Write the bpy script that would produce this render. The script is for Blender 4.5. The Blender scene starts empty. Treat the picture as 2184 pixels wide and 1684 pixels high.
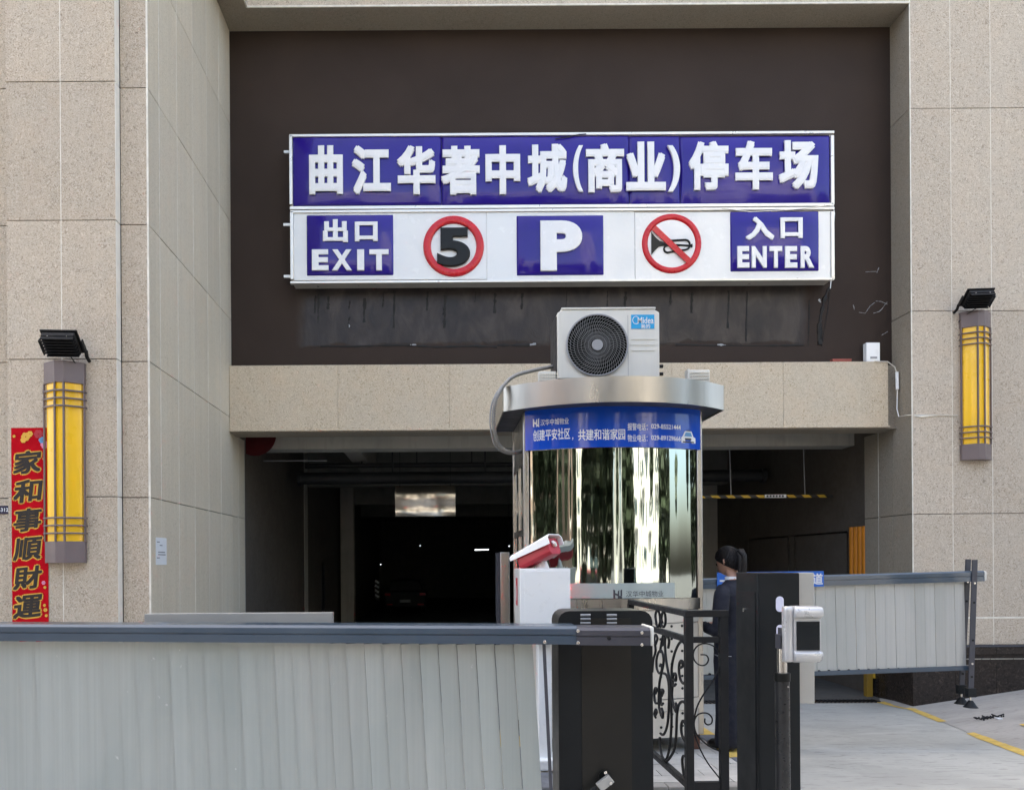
import bpy, bmesh, math, random
from mathutils import Vector, Matrix
R = math.radians
random.seed(11)
sc = bpy.context.scene
C = sc.collection
# ------------------------------------------------------------------ camera, light, exposure
F, CX, HY, S = 1577.0, 940.0, 1200.0, 0.0065      # focal length, vanishing point, horizon, roll (photo measured at 2184 px wide)
cam_d = bpy.data.cameras.new('camera'); cam = bpy.data.objects.new('camera', cam_d); C.objects.link(cam)
sc.camera = cam
cam.location = (0, 0, 1.5); cam.rotation_euler = (R(90), S, 0)
cam_d.sensor_width = 36; cam_d.lens = F/2184*36
cam_d.shift_x = (1092-CX)/2184; cam_d.shift_y = (HY-842)/2184
cam_d.clip_start = 0.05; cam_d.clip_end = 500
SUN_EL, SUN_AZ = 56, -24                          # sun behind the building: everything in view is in open shade
world = bpy.data.worlds.new('World'); sc.world = world; world.use_nodes = True
wn = world.node_tree.nodes; wl = world.node_tree.links
for n in list(wn): wn.remove(n)
sky = wn.new('ShaderNodeTexSky'); sky.sky_type = 'NISHITA'; sky.sun_disc = False
sky.sun_elevation = R(SUN_EL); sky.sun_rotation = R(SUN_AZ); sky.dust_density = 6.0; sky.air_density = 0.8; sky.ozone_density = 1.0
bg = wn.new('ShaderNodeBackground'); bg.inputs[1].default_value = 0.15
wo = wn.new('ShaderNodeOutputWorld'); wb_ = wn.new('ShaderNodeMix'); wb_.data_type = 'RGBA'; wb_.blend_type = 'MULTIPLY'; wb_.inputs[0].default_value = 1; wb_.inputs[7].default_value = (1.07, 1.0, .86, 1)   # hazy air, camera white balance
wl.new(sky.outputs[0], wb_.inputs[6]); wl.new(wb_.outputs[2], bg.inputs[0]); wl.new(bg.outputs[0], wo.inputs[0])
sun_d = bpy.data.lights.new('sun', 'SUN'); sun = bpy.data.objects.new('sun', sun_d); C.objects.link(sun)
sun_d.energy = 3.0; sun_d.angle = R(0.5); sun_d.color = (1, .95, .88)
sv = Vector((math.sin(R(SUN_AZ))*math.cos(R(SUN_EL)), math.cos(R(SUN_AZ))*math.cos(R(SUN_EL)), math.sin(R(SUN_EL))))
sun.rotation_euler = (-sv).to_track_quat('-Z', 'Y').to_euler(); sun.location = (0, 20, 60)
sc.view_settings.view_transform = 'Standard'; sc.view_settings.look = 'None'
sc.view_settings.exposure = 2.72; sc.view_settings.gamma = 1; sc.view_settings.use_curve_mapping = False
sc.render.engine = 'CYCLES'
cy = sc.cycles; cy.use_denoising = True; cy.max_bounces = 8; cy.diffuse_bounces = 5; cy.glossy_bounces = 4
cy.caustics_reflective = False; cy.caustics_refractive = False; cy.sample_clamp_indirect = 6

# ------------------------------------------------------------------ helpers
def P(x, y, Y):                                   # photo point at a known distance Y
    dx, dy = x-CX, y-HY
    return Vector(((dx-S*dy)/F*Y, Y, 1.5-(dy+S*dx)/F*Y))
def PX(x, y, X):                                  # photo point on a wall of known X
    return P(x, y, X*F/((x-CX)-S*(y-HY)))
def zg(Y):
    return -.13 if Y < 4.5 else (-.76 if Y > 11.3 else -.13-.63*(Y-4.5)/6.8)
def PG(x, y, z0=None):                            # photo point on the ground
    dx, dy = x-CX, y-HY; b = (dy+S*dx)/F
    if z0 is not None: Y = (1.5-z0)/b
    else:
        Y = (1.63-.63*4.5/6.8)/(b-.63/6.8)
        if Y > 11.3 or b < .63/6.8: Y = 2.26/b
        elif Y < 4.5: Y = 1.63/b
    return P(x, y, Y)

class MB:
    def __init__(s): s.v = []; s.f = []
    def add(s, vs, fs):
        n = len(s.v); s.v += [tuple(v) for v in vs]; s.f += [tuple(i+n for i in f) for f in fs]; return s
    def box(s, x0, x1, y0, y1, z0, z1):
        return s.add([(x, y, z) for z in (z0, z1) for y in (y0, y1) for x in (x0, x1)],
                     [(0, 2, 3, 1), (4, 5, 7, 6), (0, 1, 5, 4), (2, 6, 7, 3), (0, 4, 6, 2), (1, 3, 7, 5)])
    def cbox(s, c, sx, sy, sz, M=None):
        n = len(s.v); s.box(-sx/2, sx/2, -sy/2, sy/2, -sz/2, sz/2)
        for i in range(n, len(s.v)):
            v = Vector(s.v[i]); v = (M @ v) if M else v; s.v[i] = tuple(v+Vector(c))
        return s
    def prism(s, pts, d):                         # planar polygon (3-D points, any order) swept by d
        d = Vector(d); k = len(pts); a = [Vector(p) for p in pts]
        nrm = Vector((0, 0, 0))
        for i in range(k): nrm += a[i].cross(a[(i+1) % k])
        if nrm.dot(d) > 0: a.reverse()
        return s.add(a+[p+d for p in a], [tuple(range(k)), tuple(range(2*k-1, k-1, -1))]+[(i, i+k, (i+1) % k+k, (i+1) % k) for i in range(k)])
    def tube(s, pts, r, seg=8, cap=True, closed=False):
        pts = [Vector(p) for p in pts]; k = len(pts); up = None; rings = []
        rr = r if isinstance(r, (list, tuple)) else [r]*k
        for i, p in enumerate(pts):
            if closed: t = pts[(i+1) % k]-pts[i-1]
            else: t = pts[min(i+1, k-1)]-pts[max(i-1, 0)]
            t.normalize()
            if up is None:
                up = Vector((0, 0, 1)) if abs(t.z) < .9 else Vector((0, 1, 0))
            up = up-t*up.dot(t)
            if up.length < 1e-6: up = t.orthogonal()
            up.normalize(); w = t.cross(up)
            rings.append([p+rr[i]*(math.cos(2*math.pi*j/seg)*w+math.sin(2*math.pi*j/seg)*up) for j in range(seg)])
        vs = [v for q in rings for v in q]; fs = []
        for i in range(k if closed else k-1):
            a, b = i*seg, ((i+1) % k)*seg
            fs += [(a+j, a+(j+1) % seg, b+(j+1) % seg, b+j) for j in range(seg)]
        if cap and not closed: fs += [tuple(range(seg-1, -1, -1)), tuple(range((k-1)*seg, k*seg))]
        return s.add(vs, fs)
    def disc(s, c, axis, r, h, seg=16, r2=None):  # capped cylinder or cone of height h along axis
        c = Vector(c); axis = Vector(axis).normalized()
        return s.tube([c, c+axis*h], [r, r if r2 is None else r2], seg)
    def loft(s, rings, seg=20):                   # horizontal ellipses (cx, cy, cz, rx, ry)
        n = len(rings); vs = [(cx+rx*math.cos(2*math.pi*j/seg), cy+ry*math.sin(2*math.pi*j/seg), cz) for cx, cy, cz, rx, ry in rings for j in range(seg)]
        fs = [(i*seg+j, i*seg+(j+1) % seg, (i+1)*seg+(j+1) % seg, (i+1)*seg+j) for i in range(n-1) for j in range(seg)]
        return s.add(vs, fs+[tuple(range(seg-1, -1, -1)), tuple(range((n-1)*seg, n*seg))])
WL = {}
def tag(o, label=None, cat=None, group=None, kind=None):
    if label: o['label'] = label
    if cat: o['category'] = cat
    if group: o['group'] = group
    if kind: o['kind'] = kind
    return o
def thing(name, loc, label, cat, group=None):
    o = bpy.data.objects.new(name, None); C.objects.link(o); o.location = loc; o.empty_display_size = .2
    WL[o] = Vector(loc); return tag(o, label, cat, group)
def mesh_of(mb, m, bevel=0, smooth=None, name='mesh', origin=None, seg=2):
    me = bpy.data.meshes.new(name)
    me.from_pydata(mb.v if origin is None else [tuple(Vector(v)-origin) for v in mb.v], [], mb.f)
    if bevel:
        bm = bmesh.new(); bm.from_mesh(me); bmesh.ops.remove_doubles(bm, verts=bm.verts, dist=1e-5)
        bm.normal_update()
        es = [e for e in bm.edges if len(e.link_faces) == 2 and e.calc_face_angle(0) > R(35)]
        bmesh.ops.bevel(bm, geom=es, offset=bevel, segments=seg, profile=.5, affect='EDGES', clamp_overlap=True)
        bm.to_mesh(me); bm.free()
    me.update()
    if smooth is None: smooth = 20 if bevel else 40
    if smooth:
        me.shade_smooth(); me.set_sharp_from_angle(angle=R(smooth))
    if m: me.materials.append(m)
    return me
def obj(name, mb, m, parent=None, bevel=0, smooth=None, label=None, seg=2):   # mb in world coordinates
    vs = [Vector(v) for v in mb.v]
    lo = Vector([min(v[i] for v in vs) for i in range(3)]); hi = Vector([max(v[i] for v in vs) for i in range(3)])
    org = (lo+hi)/2; org.z = lo.z
    me = mesh_of(mb, m, bevel, smooth, name, org, seg)
    return place(name, me, org, parent, label)
def place(name, me, loc, parent=None, label=None):
    o = bpy.data.objects.new(name, me); C.objects.link(o); loc = Vector(loc)
    WL[o] = loc
    if parent is not None: o.parent = parent; o.location = loc-WL[parent]
    else: o.location = loc
    if label: o['label'] = label
    return o
def struct(name, mb, m, bevel=0, smooth=None): return tag(obj(name, mb, m, None, bevel, smooth), kind='structure')

# ------------------------------------------------------------------ materials
def nodes(name):
    m = bpy.data.materials.new(name); m.use_nodes = True; nt = m.node_tree; nt.nodes.clear()
    out = nt.nodes.new('ShaderNodeOutputMaterial'); b = nt.nodes.new('ShaderNodeBsdfPrincipled'); nt.links.new(b.outputs[0], out.inputs[0])
    return m, nt, b
def N(nt, t, **k):
    n = nt.nodes.new(t)
    for a, v in k.items():
        if a.startswith('i_'):
            key = a[2:]; n.inputs[int(key) if key.isdigit() else key.replace('_', ' ')].default_value = v
        else: setattr(n, a, v)
    return n
def coords(nt, scale=(1, 1, 1)):
    g = N(nt, 'ShaderNodeNewGeometry'); mp = N(nt, 'ShaderNodeMapping'); mp.inputs['Scale'].default_value = scale
    nt.links.new(g.outputs['Position'], mp.inputs[0]); return mp.outputs[0]
def noise(nt, vec, scale, detail=4, dist=0, rough=.55):
    n = N(nt, 'ShaderNodeTexNoise', i_Scale=scale, i_Detail=detail, i_Distortion=dist, i_Roughness=rough); nt.links.new(vec, n.inputs['Vector']); return n.outputs[0]
def ramp(nt, fac, stops):
    r = N(nt, 'ShaderNodeValToRGB'); e = r.color_ramp.elements
    while len(e) < len(stops): e.new(.5)
    for k, (p, c) in enumerate(stops): e[k].position = p; e[k].color = (*c, 1) if len(c) == 3 else c
    nt.links.new(fac, r.inputs[0]); return r.outputs[0]
def mix(nt, fac, a, b, mode='MIX'):
    n = N(nt, 'ShaderNodeMix', data_type='RGBA', blend_type=mode)
    for i, v in ((0, fac), (6, a), (7, b)):
        if hasattr(v, 'is_linked') or isinstance(v, bpy.types.NodeSocket): nt.links.new(v, n.inputs[i])
        else: n.inputs[i].default_value = v if i == 0 else (*v, 1)
    return n.outputs[2]
def mapr(nt, v, a, b, c, d):
    n = N(nt, 'ShaderNodeMapRange', i_1=a, i_2=b, i_3=c, i_4=d); nt.links.new(v, n.inputs[0]); return n.outputs[0]
def bump(nt, b, h, strength, dist):
    n = N(nt, 'ShaderNodeBump', i_Strength=strength, i_Distance=dist); nt.links.new(h, n.inputs['Height']); nt.links.new(n.outputs[0], b.inputs['Normal']); return n
def M(name, col, rough=.5, metal=0, var=.12, vs=3, bs=80, bd=.0006, st=(1, 1, 1), coat=0, rnd=0, spec=.5, dirt=0):
    m, nt, b = nodes(name); v = coords(nt, st)
    n1 = noise(nt, v, vs, 5, .4); lo = tuple(c*(1-var) for c in col); hi = tuple(min(1, c*(1+var)) for c in col)
    c = ramp(nt, n1, [(.3, lo), (.7, hi)])
    if dirt:
        n3 = noise(nt, coords(nt, (2.5, 2.5, .35)), 3, 6, .8); c = mix(nt, mapr(nt, n3, .5, .75, 0, dirt), c, (.07, .06, .05))
    if rnd:
        oi = N(nt, 'ShaderNodeObjectInfo'); k = mapr(nt, oi.outputs['Random'], 0, 1, 1-rnd, 1+rnd)
        hsv = N(nt, 'ShaderNodeHueSaturation'); nt.links.new(k, hsv.inputs['Value']); nt.links.new(c, hsv.inputs['Color']); c = hsv.outputs[0]
    nt.links.new(c, b.inputs['Base Color']); b.inputs['Metallic'].default_value = metal
    nt.links.new(mapr(nt, noise(nt, v, vs*4, 4), .25, .75, max(.02, rough*.8), min(1, rough*1.2)), b.inputs['Roughness'])
    b.inputs['Coat Weight'].default_value = coat; b.inputs['Coat Roughness'].default_value = .06
    b.inputs['Specular IOR Level'].default_value = spec
    if bd: bump(nt, b, noise(nt, v, bs, 4), .6, bd)
    return m
def slat_metal(name, col):
    m, nt, b = nodes(name); v = coords(nt, (42, 42, .15)); oi = N(nt, 'ShaderNodeObjectInfo'); r = oi.outputs['Random']
    c = ramp(nt, noise(nt, v, 1.3, 6, .2, .7), [(.3, tuple(x*.93 for x in col)), (.7, tuple(min(1, x*1.06) for x in col))])
    grime = noise(nt, coords(nt, (1.1, 1, .5)), 1.4, 5, .6); c = mix(nt, mapr(nt, grime, .42, .68, 0, .45), c, tuple(x*y for x, y in zip(col, (.68, .75, .76))))
    spot = noise(nt, coords(nt), 22, 2, .4); c = mix(nt, mapr(nt, spot, .74, .78, 0, .5), c, (.75, .76, .75))
    hsv = N(nt, 'ShaderNodeHueSaturation'); nt.links.new(mapr(nt, r, 0, 1, .95, 1.05), hsv.inputs['Value']); nt.links.new(c, hsv.inputs['Color'])
    nt.links.new(hsv.outputs[0], b.inputs['Base Color']); b.inputs['Metallic'].default_value = .35
    nt.links.new(mapr(nt, r, 0, 1, .38, .46), b.inputs['Roughness']); return m
def granite(name, base, light, dark, rnd=.05, scale=34, relief=.004, blot=.25, streak=0, rough=.75):
    m, nt, b = nodes(name); v = coords(nt)
    worm = noise(nt, v, scale, 3, 2.2, .6); fine = noise(nt, v, scale*3.5, 3, .5); big = noise(nt, v, 1.3, 3, .3)
    c = ramp(nt, worm, [(.37, dark), (.44, base), (.56, base), (.64, light)])
    c = mix(nt, mapr(nt, fine, .35, .7, 0, .5), c, dark, 'MIX')
    c = mix(nt, mapr(nt, big, .35, .65, 0, blot), c, tuple(x*y for x, y in zip(base, (.92, .98, 1.06))))
    c = mix(nt, mapr(nt, noise(nt, v, 2.6, 4, .6), .45, .75, 0, blot), c, tuple(x*y for x, y in zip(base, (1.05, .93, .82))))
    if streak:
        s = noise(nt, coords(nt, (7, 7, .22)), 1.6, 5, .2); c = mix(nt, mapr(nt, s, .42, .68, 0, streak), c, tuple(x*.62 for x in base))
        s2 = noise(nt, coords(nt, (9, 9, .2)), 2.1, 4, .2); c = mix(nt, mapr(nt, s2, .5, .7, 0, streak), c, light)
    oi = N(nt, 'ShaderNodeObjectInfo'); k = mapr(nt, oi.outputs['Random'], 0, 1, 1-rnd, 1+rnd)
    hsv = N(nt, 'ShaderNodeHueSaturation'); nt.links.new(k, hsv.inputs['Value']); nt.links.new(c, hsv.inputs['Color'])
    nt.links.new(hsv.outputs[0], b.inputs['Base Color']); b.inputs['Roughness'].default_value = rough
    b.inputs['Specular IOR Level'].default_value = .3
    bump(nt, b, worm, 1, relief*1.6); return m
def emit(name, col, st):
    m, nt, b = nodes(name); b.inputs['Base Color'].default_value = (*col, 1)
    b.inputs['Emission Color'].default_value = (*col, 1); b.inputs['Emission Strength'].default_value = st; return m

m_gran = granite('flamed_granite', (.575, .49, .385), (.74, .66, .55), (.27, .215, .16), rnd=.05, scale=30, streak=.06, blot=.2)
m_gran_r = granite('flamed_granite_pale', (.59, .51, .41), (.74, .67, .57), (.30, .245, .19), rnd=.045, scale=26, streak=.05, blot=.2)
m_beam = granite('granite_beam', (.64, .55, .42), (.76, .68, .54), (.38, .30, .2), rnd=.02, scale=26, blot=.3)
m_rev = granite('granite_reveal', (.68, .615, .49), (.76, .70, .58), (.48, .42, .32), rnd=.05, scale=40, relief=.0008, streak=.2, rough=.5)
m_gran_shade = granite('granite_shaded', (.34, .30, .24), (.42, .38, .31), (.20, .17, .13), rnd=.03, scale=34, relief=.002)  # granite copy darkened for the shade on soffits and right reveal
m_joint = M('dark_joint', (.10, .085, .07), .9, bd=0)  # dark backing colour behind the panels and their joints
m_caulk = M('pale_caulk', (.74, .71, .63), .7, var=.15, vs=8)
m_base = granite('dark_granite', (.035, .028, .024), (.09, .07, .055), (.015, .012, .011), rnd=.2, scale=12, relief=0.0006, blot=.4, rough=.25)
def dark_wall():
    m, nt, b = nodes('dark_brown_render'); v = coords(nt)
    big = noise(nt, v, .8, 4, .4); c = ramp(nt, big, [(.3, (.031, .0205, .0155)), (.7, (.041, .0275, .021))])
    sp = N(nt, 'ShaderNodeSeparateXYZ'); nt.links.new(v, sp.inputs[0])
    # bitumen-like repair coat under the sign: cooler, blotchier, ends in a worn line (flat discoloration with its own outline)
    edge = noise(nt, v, 1.6, 4, .5); e = mapr(nt, edge, .3, .7, -.06, .06)
    def add(a, bb, op='ADD'):
        n = N(nt, 'ShaderNodeMath', operation=op)
        for i, s in enumerate((a, bb)):
            if isinstance(s, (int, float)): n.inputs[i].default_value = s
            else: nt.links.new(s, n.inputs[i])
        return n.outputs[0]
    zz = add(sp.outputs[2], e); low = mapr(nt, zz, 5.85, 6.0, 1, 0); up = mapr(nt, zz, 4.95, 5.0, 0, 1)
    xx = add(sp.outputs[0], e); lx = mapr(nt, xx, -2.3, -2.1, 0, 1); rx = mapr(nt, xx, 5.75, 5.9, 1, 0)
    mask = add(add(low, up, 'MULTIPLY'), add(lx, rx, 'MULTIPLY'), 'MULTIPLY')
    st = noise(nt, coords(nt, (1.6, 1.6, .8)), 1.8, 5, .6)
    pc = ramp(nt, st, [(.34, (.012, .010, .012)), (.48, (.026, .020, .019)), (.66, (.052, .041, .037))])
    c = mix(nt, add(mask, .95, 'MULTIPLY'), c, pc); b.inputs['Specular IOR Level'].default_value = .3
    scuff = noise(nt, v, 14, 3, 3); c = mix(nt, mapr(nt, scuff, .76, .80, 0, .35), c, (.2, .18, .16))
    nt.links.new(c, b.inputs['Base Color'])
    nt.links.new(mapr(nt, mask, 0, 1, .75, .30), b.inputs['Roughness'])
    h = add(noise(nt, v, 90, 3), add(add(noise(nt, coords(nt, (1.5, 1.5, 1)), 2.2, 5, .8), mask, 'MULTIPLY'), 6, 'MULTIPLY'))
    bump(nt, b, h, .6, .004); return m
m_dark = dark_wall()
m_frame = M('white_aluminium', (.74, .72, .67), .32, .5, var=.05, vs=1.5, bd=0)
m_white_ac = M('white_acrylic', (.78, .79, .78), .25, var=.02, vs=1, bs=2.2, bd=.02, coat=.6)
m_letter = M('white_plastic_letter', (.80, .80, .80), .25, var=.03, coat=.5, bd=0)
m_blue_ac = M('blue_acrylic', (.018, .006, .23), .22, var=.1, vs=1.2, bs=1.6, bd=.02, coat=.38, spec=.25)
m_red_ac = M('red_acrylic', (.55, .004, .014), .3, var=.08, bd=0, coat=.3, spec=.3)
m_black_gl = M('black_plastic_gloss', (.005, .006, .006), .4, coat=.12, spec=.2)
m_seam = M('dark_seam', (.02, .015, .05), .6, bd=0)
m_flood = M('floodlight_black', (.008, .008, .009), .55, spec=.25)
m_lampmetal = M('mauve_grey_metal', (.16, .125, .125), .45, var=.06)
m_yellow = M('yellow_glass', (.95, .55, .010), .3, var=.05, vs=1.5, coat=.4, bs=3, bd=.003)
m_redpaper = M('red_paper', (.46, .002, .010), .8, spec=.1, var=.1, vs=5, bs=9, bd=.003)
m_gold = M('gold_print', (.72, .42, .06), .4, .2)
m_ink = M('black_ink', (.012, .008, .006), .5)
m_paper = M('white_paper', (.72, .75, .78), .8, var=.04)
m_pink = M('pink_print', (.75, .25, .4), .5); m_lblue = M('blue_print', (.1, .3, .55), .5)
m_steel = M('brushed_steel', (.50, .48, .45), .30, 1, var=.12, vs=1.2, st=(9, 9, .5), bs=40, bd=.0004)
m_steel_roof = M('stainless_fascia', (.42, .395, .36), .32, 1, var=.06, vs=1.0, st=(3, 3, .5), bs=1.2, bd=.006)
m_cream_steel = M('cream_steel', (.62, .60, .55), .38, .35, var=.08, vs=2.5, dirt=.15)
m_ac = M('cream_plastic', (.68, .68, .64), .4, var=.03, vs=3, dirt=.08)
m_acside = M('dark_fin', (.03, .03, .032), .6)
m_grille = M('grey_grille', (.22, .225, .23), .5, bd=0)
m_hub = M('grey_hub', (.30, .31, .33), .45)
m_cyan = M('cyan_sticker', (.0, .33, .68), .35, var=.04)
m_blueband = M('blue_band', (.002, .065, .50), .2, var=.1, vs=2, st=(1, 1, .2), bs=5, bd=.012, coat=.8, spec=.3)
m_print = M('white_print', (.75, .77, .8), .5, bd=0)
m_hose = M('grey_hose', (.24, .24, .235), .6, var=.2, vs=12)
m_white_p = M('white_powder_coat', (.88, .90, .91), .3, var=.02, coat=.3)
m_lgrey_p = M('light_grey_side', (.55, .57, .57), .4, var=.04)
m_redcam = M('crimson_paint', (.42, .018, .035), .4, var=.06)
m_boom = M('blue_grey_boom', (.042, .070, .105), .36, .0, coat=.5, var=.10, vs=2, dirt=.08)
m_plate = M('dark_plate', (.060, .062, .078), .42, .2)
m_bolt = M('bright_bolt', (.75, .74, .72), .22, 1)
m_slat = slat_metal('silver_slat', (.42, .45, .44))
m_slat_far = slat_metal('silver_slat_far', (.45, .46, .455))
m_black = M('black_powder_coat', (.010, .012, .014), .5, spec=.22, var=.2, vs=1.5, bs=300, bd=.0003)
m_blackside = M('grey_black_edge', (.03, .03, .028), .4, var=.3, vs=3)
m_iron = M('black_iron', (.010, .011, .013), .5, .0, spec=.25, var=.3, vs=9)
m_silverface = M('silver_cover', (.42, .42, .41), .4, .4, var=.05)
m_device = M('pearl_silver', (.54, .55, .57), .3, .35, var=.02, coat=.3, bd=0)
m_screen = M('black_screen', (.006, .010, .014), .25, coat=.15, bd=0, spec=.3)
m_chrome = M('chrome_pole', (.7, .69, .66), .16, 1)
m_wrap = M('black_plastic_wrap', (.012, .013, .015), .3, var=.4, vs=10, bs=14, bd=.004)
m_reflector = M('white_reflector', (.72, .73, .9), .4)
m_hair = M('black_hair', (.005, .004, .005), .5, spec=.3, st=(30, 30, 3), vs=3, bs=14, bd=.006)
m_skin = M('skin', (.48, .27, .19), .5, var=.05)
m_suit = M('navy_suit', (.005, .007, .017), .85, var=.15, vs=5, bs=9, bd=.012)
m_shoe = M('black_leather', (.012, .011, .01), .35)
m_bsign = M('blue_sign', (.006, .13, .58), .4)
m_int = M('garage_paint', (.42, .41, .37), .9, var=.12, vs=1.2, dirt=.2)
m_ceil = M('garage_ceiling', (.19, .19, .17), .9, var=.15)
m_pipe = M('garage_pipe', (.03, .032, .034), .6)
m_orange = M('orange_padding', (.62, .22, .015), .5, var=.1)
m_board = M('dark_board', (.012, .02, .018), .3, coat=.4)
m_tape_y = M('hazard_yellow', (.62, .40, .03), .5); m_tape_k = M('hazard_black', (.02, .02, .02), .5)
m_kerb_y = M('kerb_yellow', (.60, .42, .10), .8, var=.15, vs=8, dirt=.3)
m_kerb_k = M('kerb_grey', (.13, .14, .16), .85, var=.3, vs=8)
m_kerb_c = M('kerb_concrete', (.30, .29, .27), .9, var=.2, vs=5)
m_rust = M('rusty_steel', (.10, .045, .03), .8, var=.4, vs=12)
m_brick = M('red_brick', (.30, .08, .06), .8)
m_asph = M('street_asphalt', (.06, .06, .06), .9, var=.2, vs=2)
m_leaf = M('leaf_green', (.03, .045, .022), .7, var=.5, vs=3); m_bark = M('bark', (.09, .07, .05), .9)
m_glass = M('window_glass', (.03, .045, .05), .08, coat=.5, bd=0)
m_cream_wall = M('cream_render', (.40, .39, .36), .85); m_brick_wall = M('brown_tile', (.22, .16, .13), .8); m_white_wall = M('white_render', (.45, .45, .43), .8)
m_frost = M('frosted_film', (.40, .46, .45), .35, var=.05, coat=.2)
m_tube = emit('fluorescent_tube', (.85, .95, 1), .9); m_led = emit('red_led', (1, .03, .02), 6)

def mirror_glass():
    m, nt, b = nodes('mirror_tint_glass')
    b.inputs['Base Color'].default_value = (.42, .47, .44, 1); b.inputs['Metallic'].default_value = 1; b.inputs['Roughness'].default_value = .04
    n1 = noise(nt, coords(nt, (1, 1, .07)), 5.0, 1, .3); n2 = noise(nt, coords(nt, (1, 1, .03)), 14, 1, .1)
    a = N(nt, 'ShaderNodeMath', operation='MULTIPLY_ADD'); nt.links.new(n2, a.inputs[0]); a.inputs[1].default_value = .19; nt.links.new(n1, a.inputs[2])
    bump(nt, b, a.outputs[0], 1, .017); return m
m_mirror = mirror_glass()
def hanging_mirror():
    m, nt, b = nodes('crumpled_foil_mirror')
    b.inputs['Base Color'].default_value = (.6, .56, .5, 1); b.inputs['Metallic'].default_value = 1; b.inputs['Roughness'].default_value = .2
    bump(nt, b, noise(nt, coords(nt), 1.0, 1, .8), 1, .035); return m
m_foil = hanging_mirror()
def concrete(name, base, tint, marks=.5):
    m, nt, b = nodes(name); v = coords(nt)
    big = noise(nt, coords(nt, (.6, 1, 1)), .9, 6, .7); fine = noise(nt, v, 30, 5)
    c = ramp(nt, big, [(.3, tuple(x*.82 for x in base)), (.55, base), (.75, tuple(x*1.1 for x in base))])
    c = mix(nt, mapr(nt, fine, .3, .7, 0, .25), c, tint)
    dk = noise(nt, coords(nt, (1.6, 7, 1)), 3.2, 3, .5); c = mix(nt, mapr(nt, dk, .57, .66, 0, marks), c, tuple(x*.5 for x in base))
    st = noise(nt, coords(nt, (.5, .22, 1)), 2.2, 5, .8); c = mix(nt, mapr(nt, st, .46, .66, 0, .45), c, tuple(x*.7 for x in base))
    dash = noise(nt, coords(nt, (6, 17, 1)), 1.0, 2, .2); c = mix(nt, mapr(nt, dash, .655, .69, 0, marks), c, tuple(x*.42 for x in base))
    pale = noise(nt, coords(nt, (.35, .9, 1)), 1.5, 5, 1.2); c = mix(nt, mapr(nt, pale, .55, .7, 0, .4), c, tuple(min(.8, x*1.25) for x in base))
    nt.links.new(c, b.inputs['Base Color']); b.inputs['Roughness'].default_value = .8; b.inputs['Specular IOR Level'].default_value = .3
    bump(nt, b, fine, .5, .003); return m
m_ramp = concrete('ramp_concrete', (.42, .425, .40), (.31, .31, .295))
m_walk = concrete('sidewalk_concrete', (.40, .385, .36), (.28, .27, .25), .5)
m_paver = M('grey_paver', (.45, .44, .41), .85, var=.14, vs=6, rnd=.12, bs=60, bd=.002)

# ------------------------------------------------------------------ lettering
_tc = {}
def text_mesh(s, bold=0., extrude=0., bevel=0., res=3, bres=1):
    """glyph outline as a mesh; strokes are thickened by merging slightly shifted copies"""
    key = (s, bold, extrude, bevel, res)
    if key in _tc: return _tc[key]
    c = bpy.data.curves.new('t', 'FONT'); c.body = s; c.resolution_u = res; c.extrude = extrude; c.bevel_depth = bevel; c.bevel_resolution = bres
    if s.isascii(): c.offset = bold; bold = 0
    o = bpy.data.objects.new('t', c); C.objects.link(o); bpy.context.view_layer.update()
    me = o.to_mesh(); v0 = [v.co.copy() for v in me.vertices]; f0 = [tuple(p.vertices) for p in me.polygons]
    o.to_mesh_clear(); bpy.data.objects.remove(o); bpy.data.curves.remove(c)
    sh = [(0, 0)]+([(bold*math.cos(R(a)), bold*math.sin(R(a))) for a in range(45, 405, 90)] if bold else [])
    if bold > .04: sh += [(bold*math.cos(R(a)), bold*math.sin(R(a))) for a in range(0, 360, 90)]
    vs = []; fs = []; k = len(v0); ez = .004 if extrude else .02
    for i, (dx, dy) in enumerate(sh):
        vs += [(v.x+dx, v.y+dy, v.z-i*ez) for v in v0]; fs += [tuple(q+i*k for q in f) for f in f0]
    vs = [Vector(v) for v in vs]
    lo = Vector([min(v[i] for v in vs) for i in range(3)]); hi = Vector([max(v[i] for v in vs) for i in range(3)])
    _tc[key] = (vs, fs, lo, hi); return _tc[key]
def letters(s, fn, bold=.0, extrude=0., bevel=0., d=.02, res=3):
    """fn(u, v, w) maps 0..1 across, 0..1 up, w = depth out of the face, to a world point"""
    if s.isascii(): res = 8
    vs, fs, lo, hi = text_mesh(s, bold, extrude, bevel, res); sz = hi-lo; mb = MB()
    mb.add([fn((v.x-lo.x)/max(sz.x, 1e-6), (v.y-lo.y)/max(sz.y, 1e-6), ((v.z-lo.z)/sz.z*d if sz.z > 1e-6 else d)) for v in vs], fs)
    return mb
def flat_fn(x0, y0, x1, y1, Y):                   # photo box on a plane of constant Y
    a, b = P((x0+x1)/2, y1, Y), P((x0+x1)/2, y0, Y); l, r = P(x0, (y0+y1)/2, Y), P(x1, (y0+y1)/2, Y)
    return lambda u, v, w: (l.x+(r.x-l.x)*u, Y-w, a.z+(b.z-a.z)*v)
def sheet(fn, d=.001):                            # a thin plate filling a mapped box
    mb = MB(); return mb.add([fn(0, 0, 0), fn(1, 0, 0), fn(1, 1, 0), fn(0, 1, 0), fn(0, 0, d), fn(1, 0, d), fn(1, 1, d), fn(0, 1, d)],
                             [(0, 1, 2, 3)[::-1], (4, 5, 6, 7), (0, 1, 5, 4), (1, 2, 6, 5), (2, 3, 7, 6), (3, 0, 4, 7)])

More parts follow.
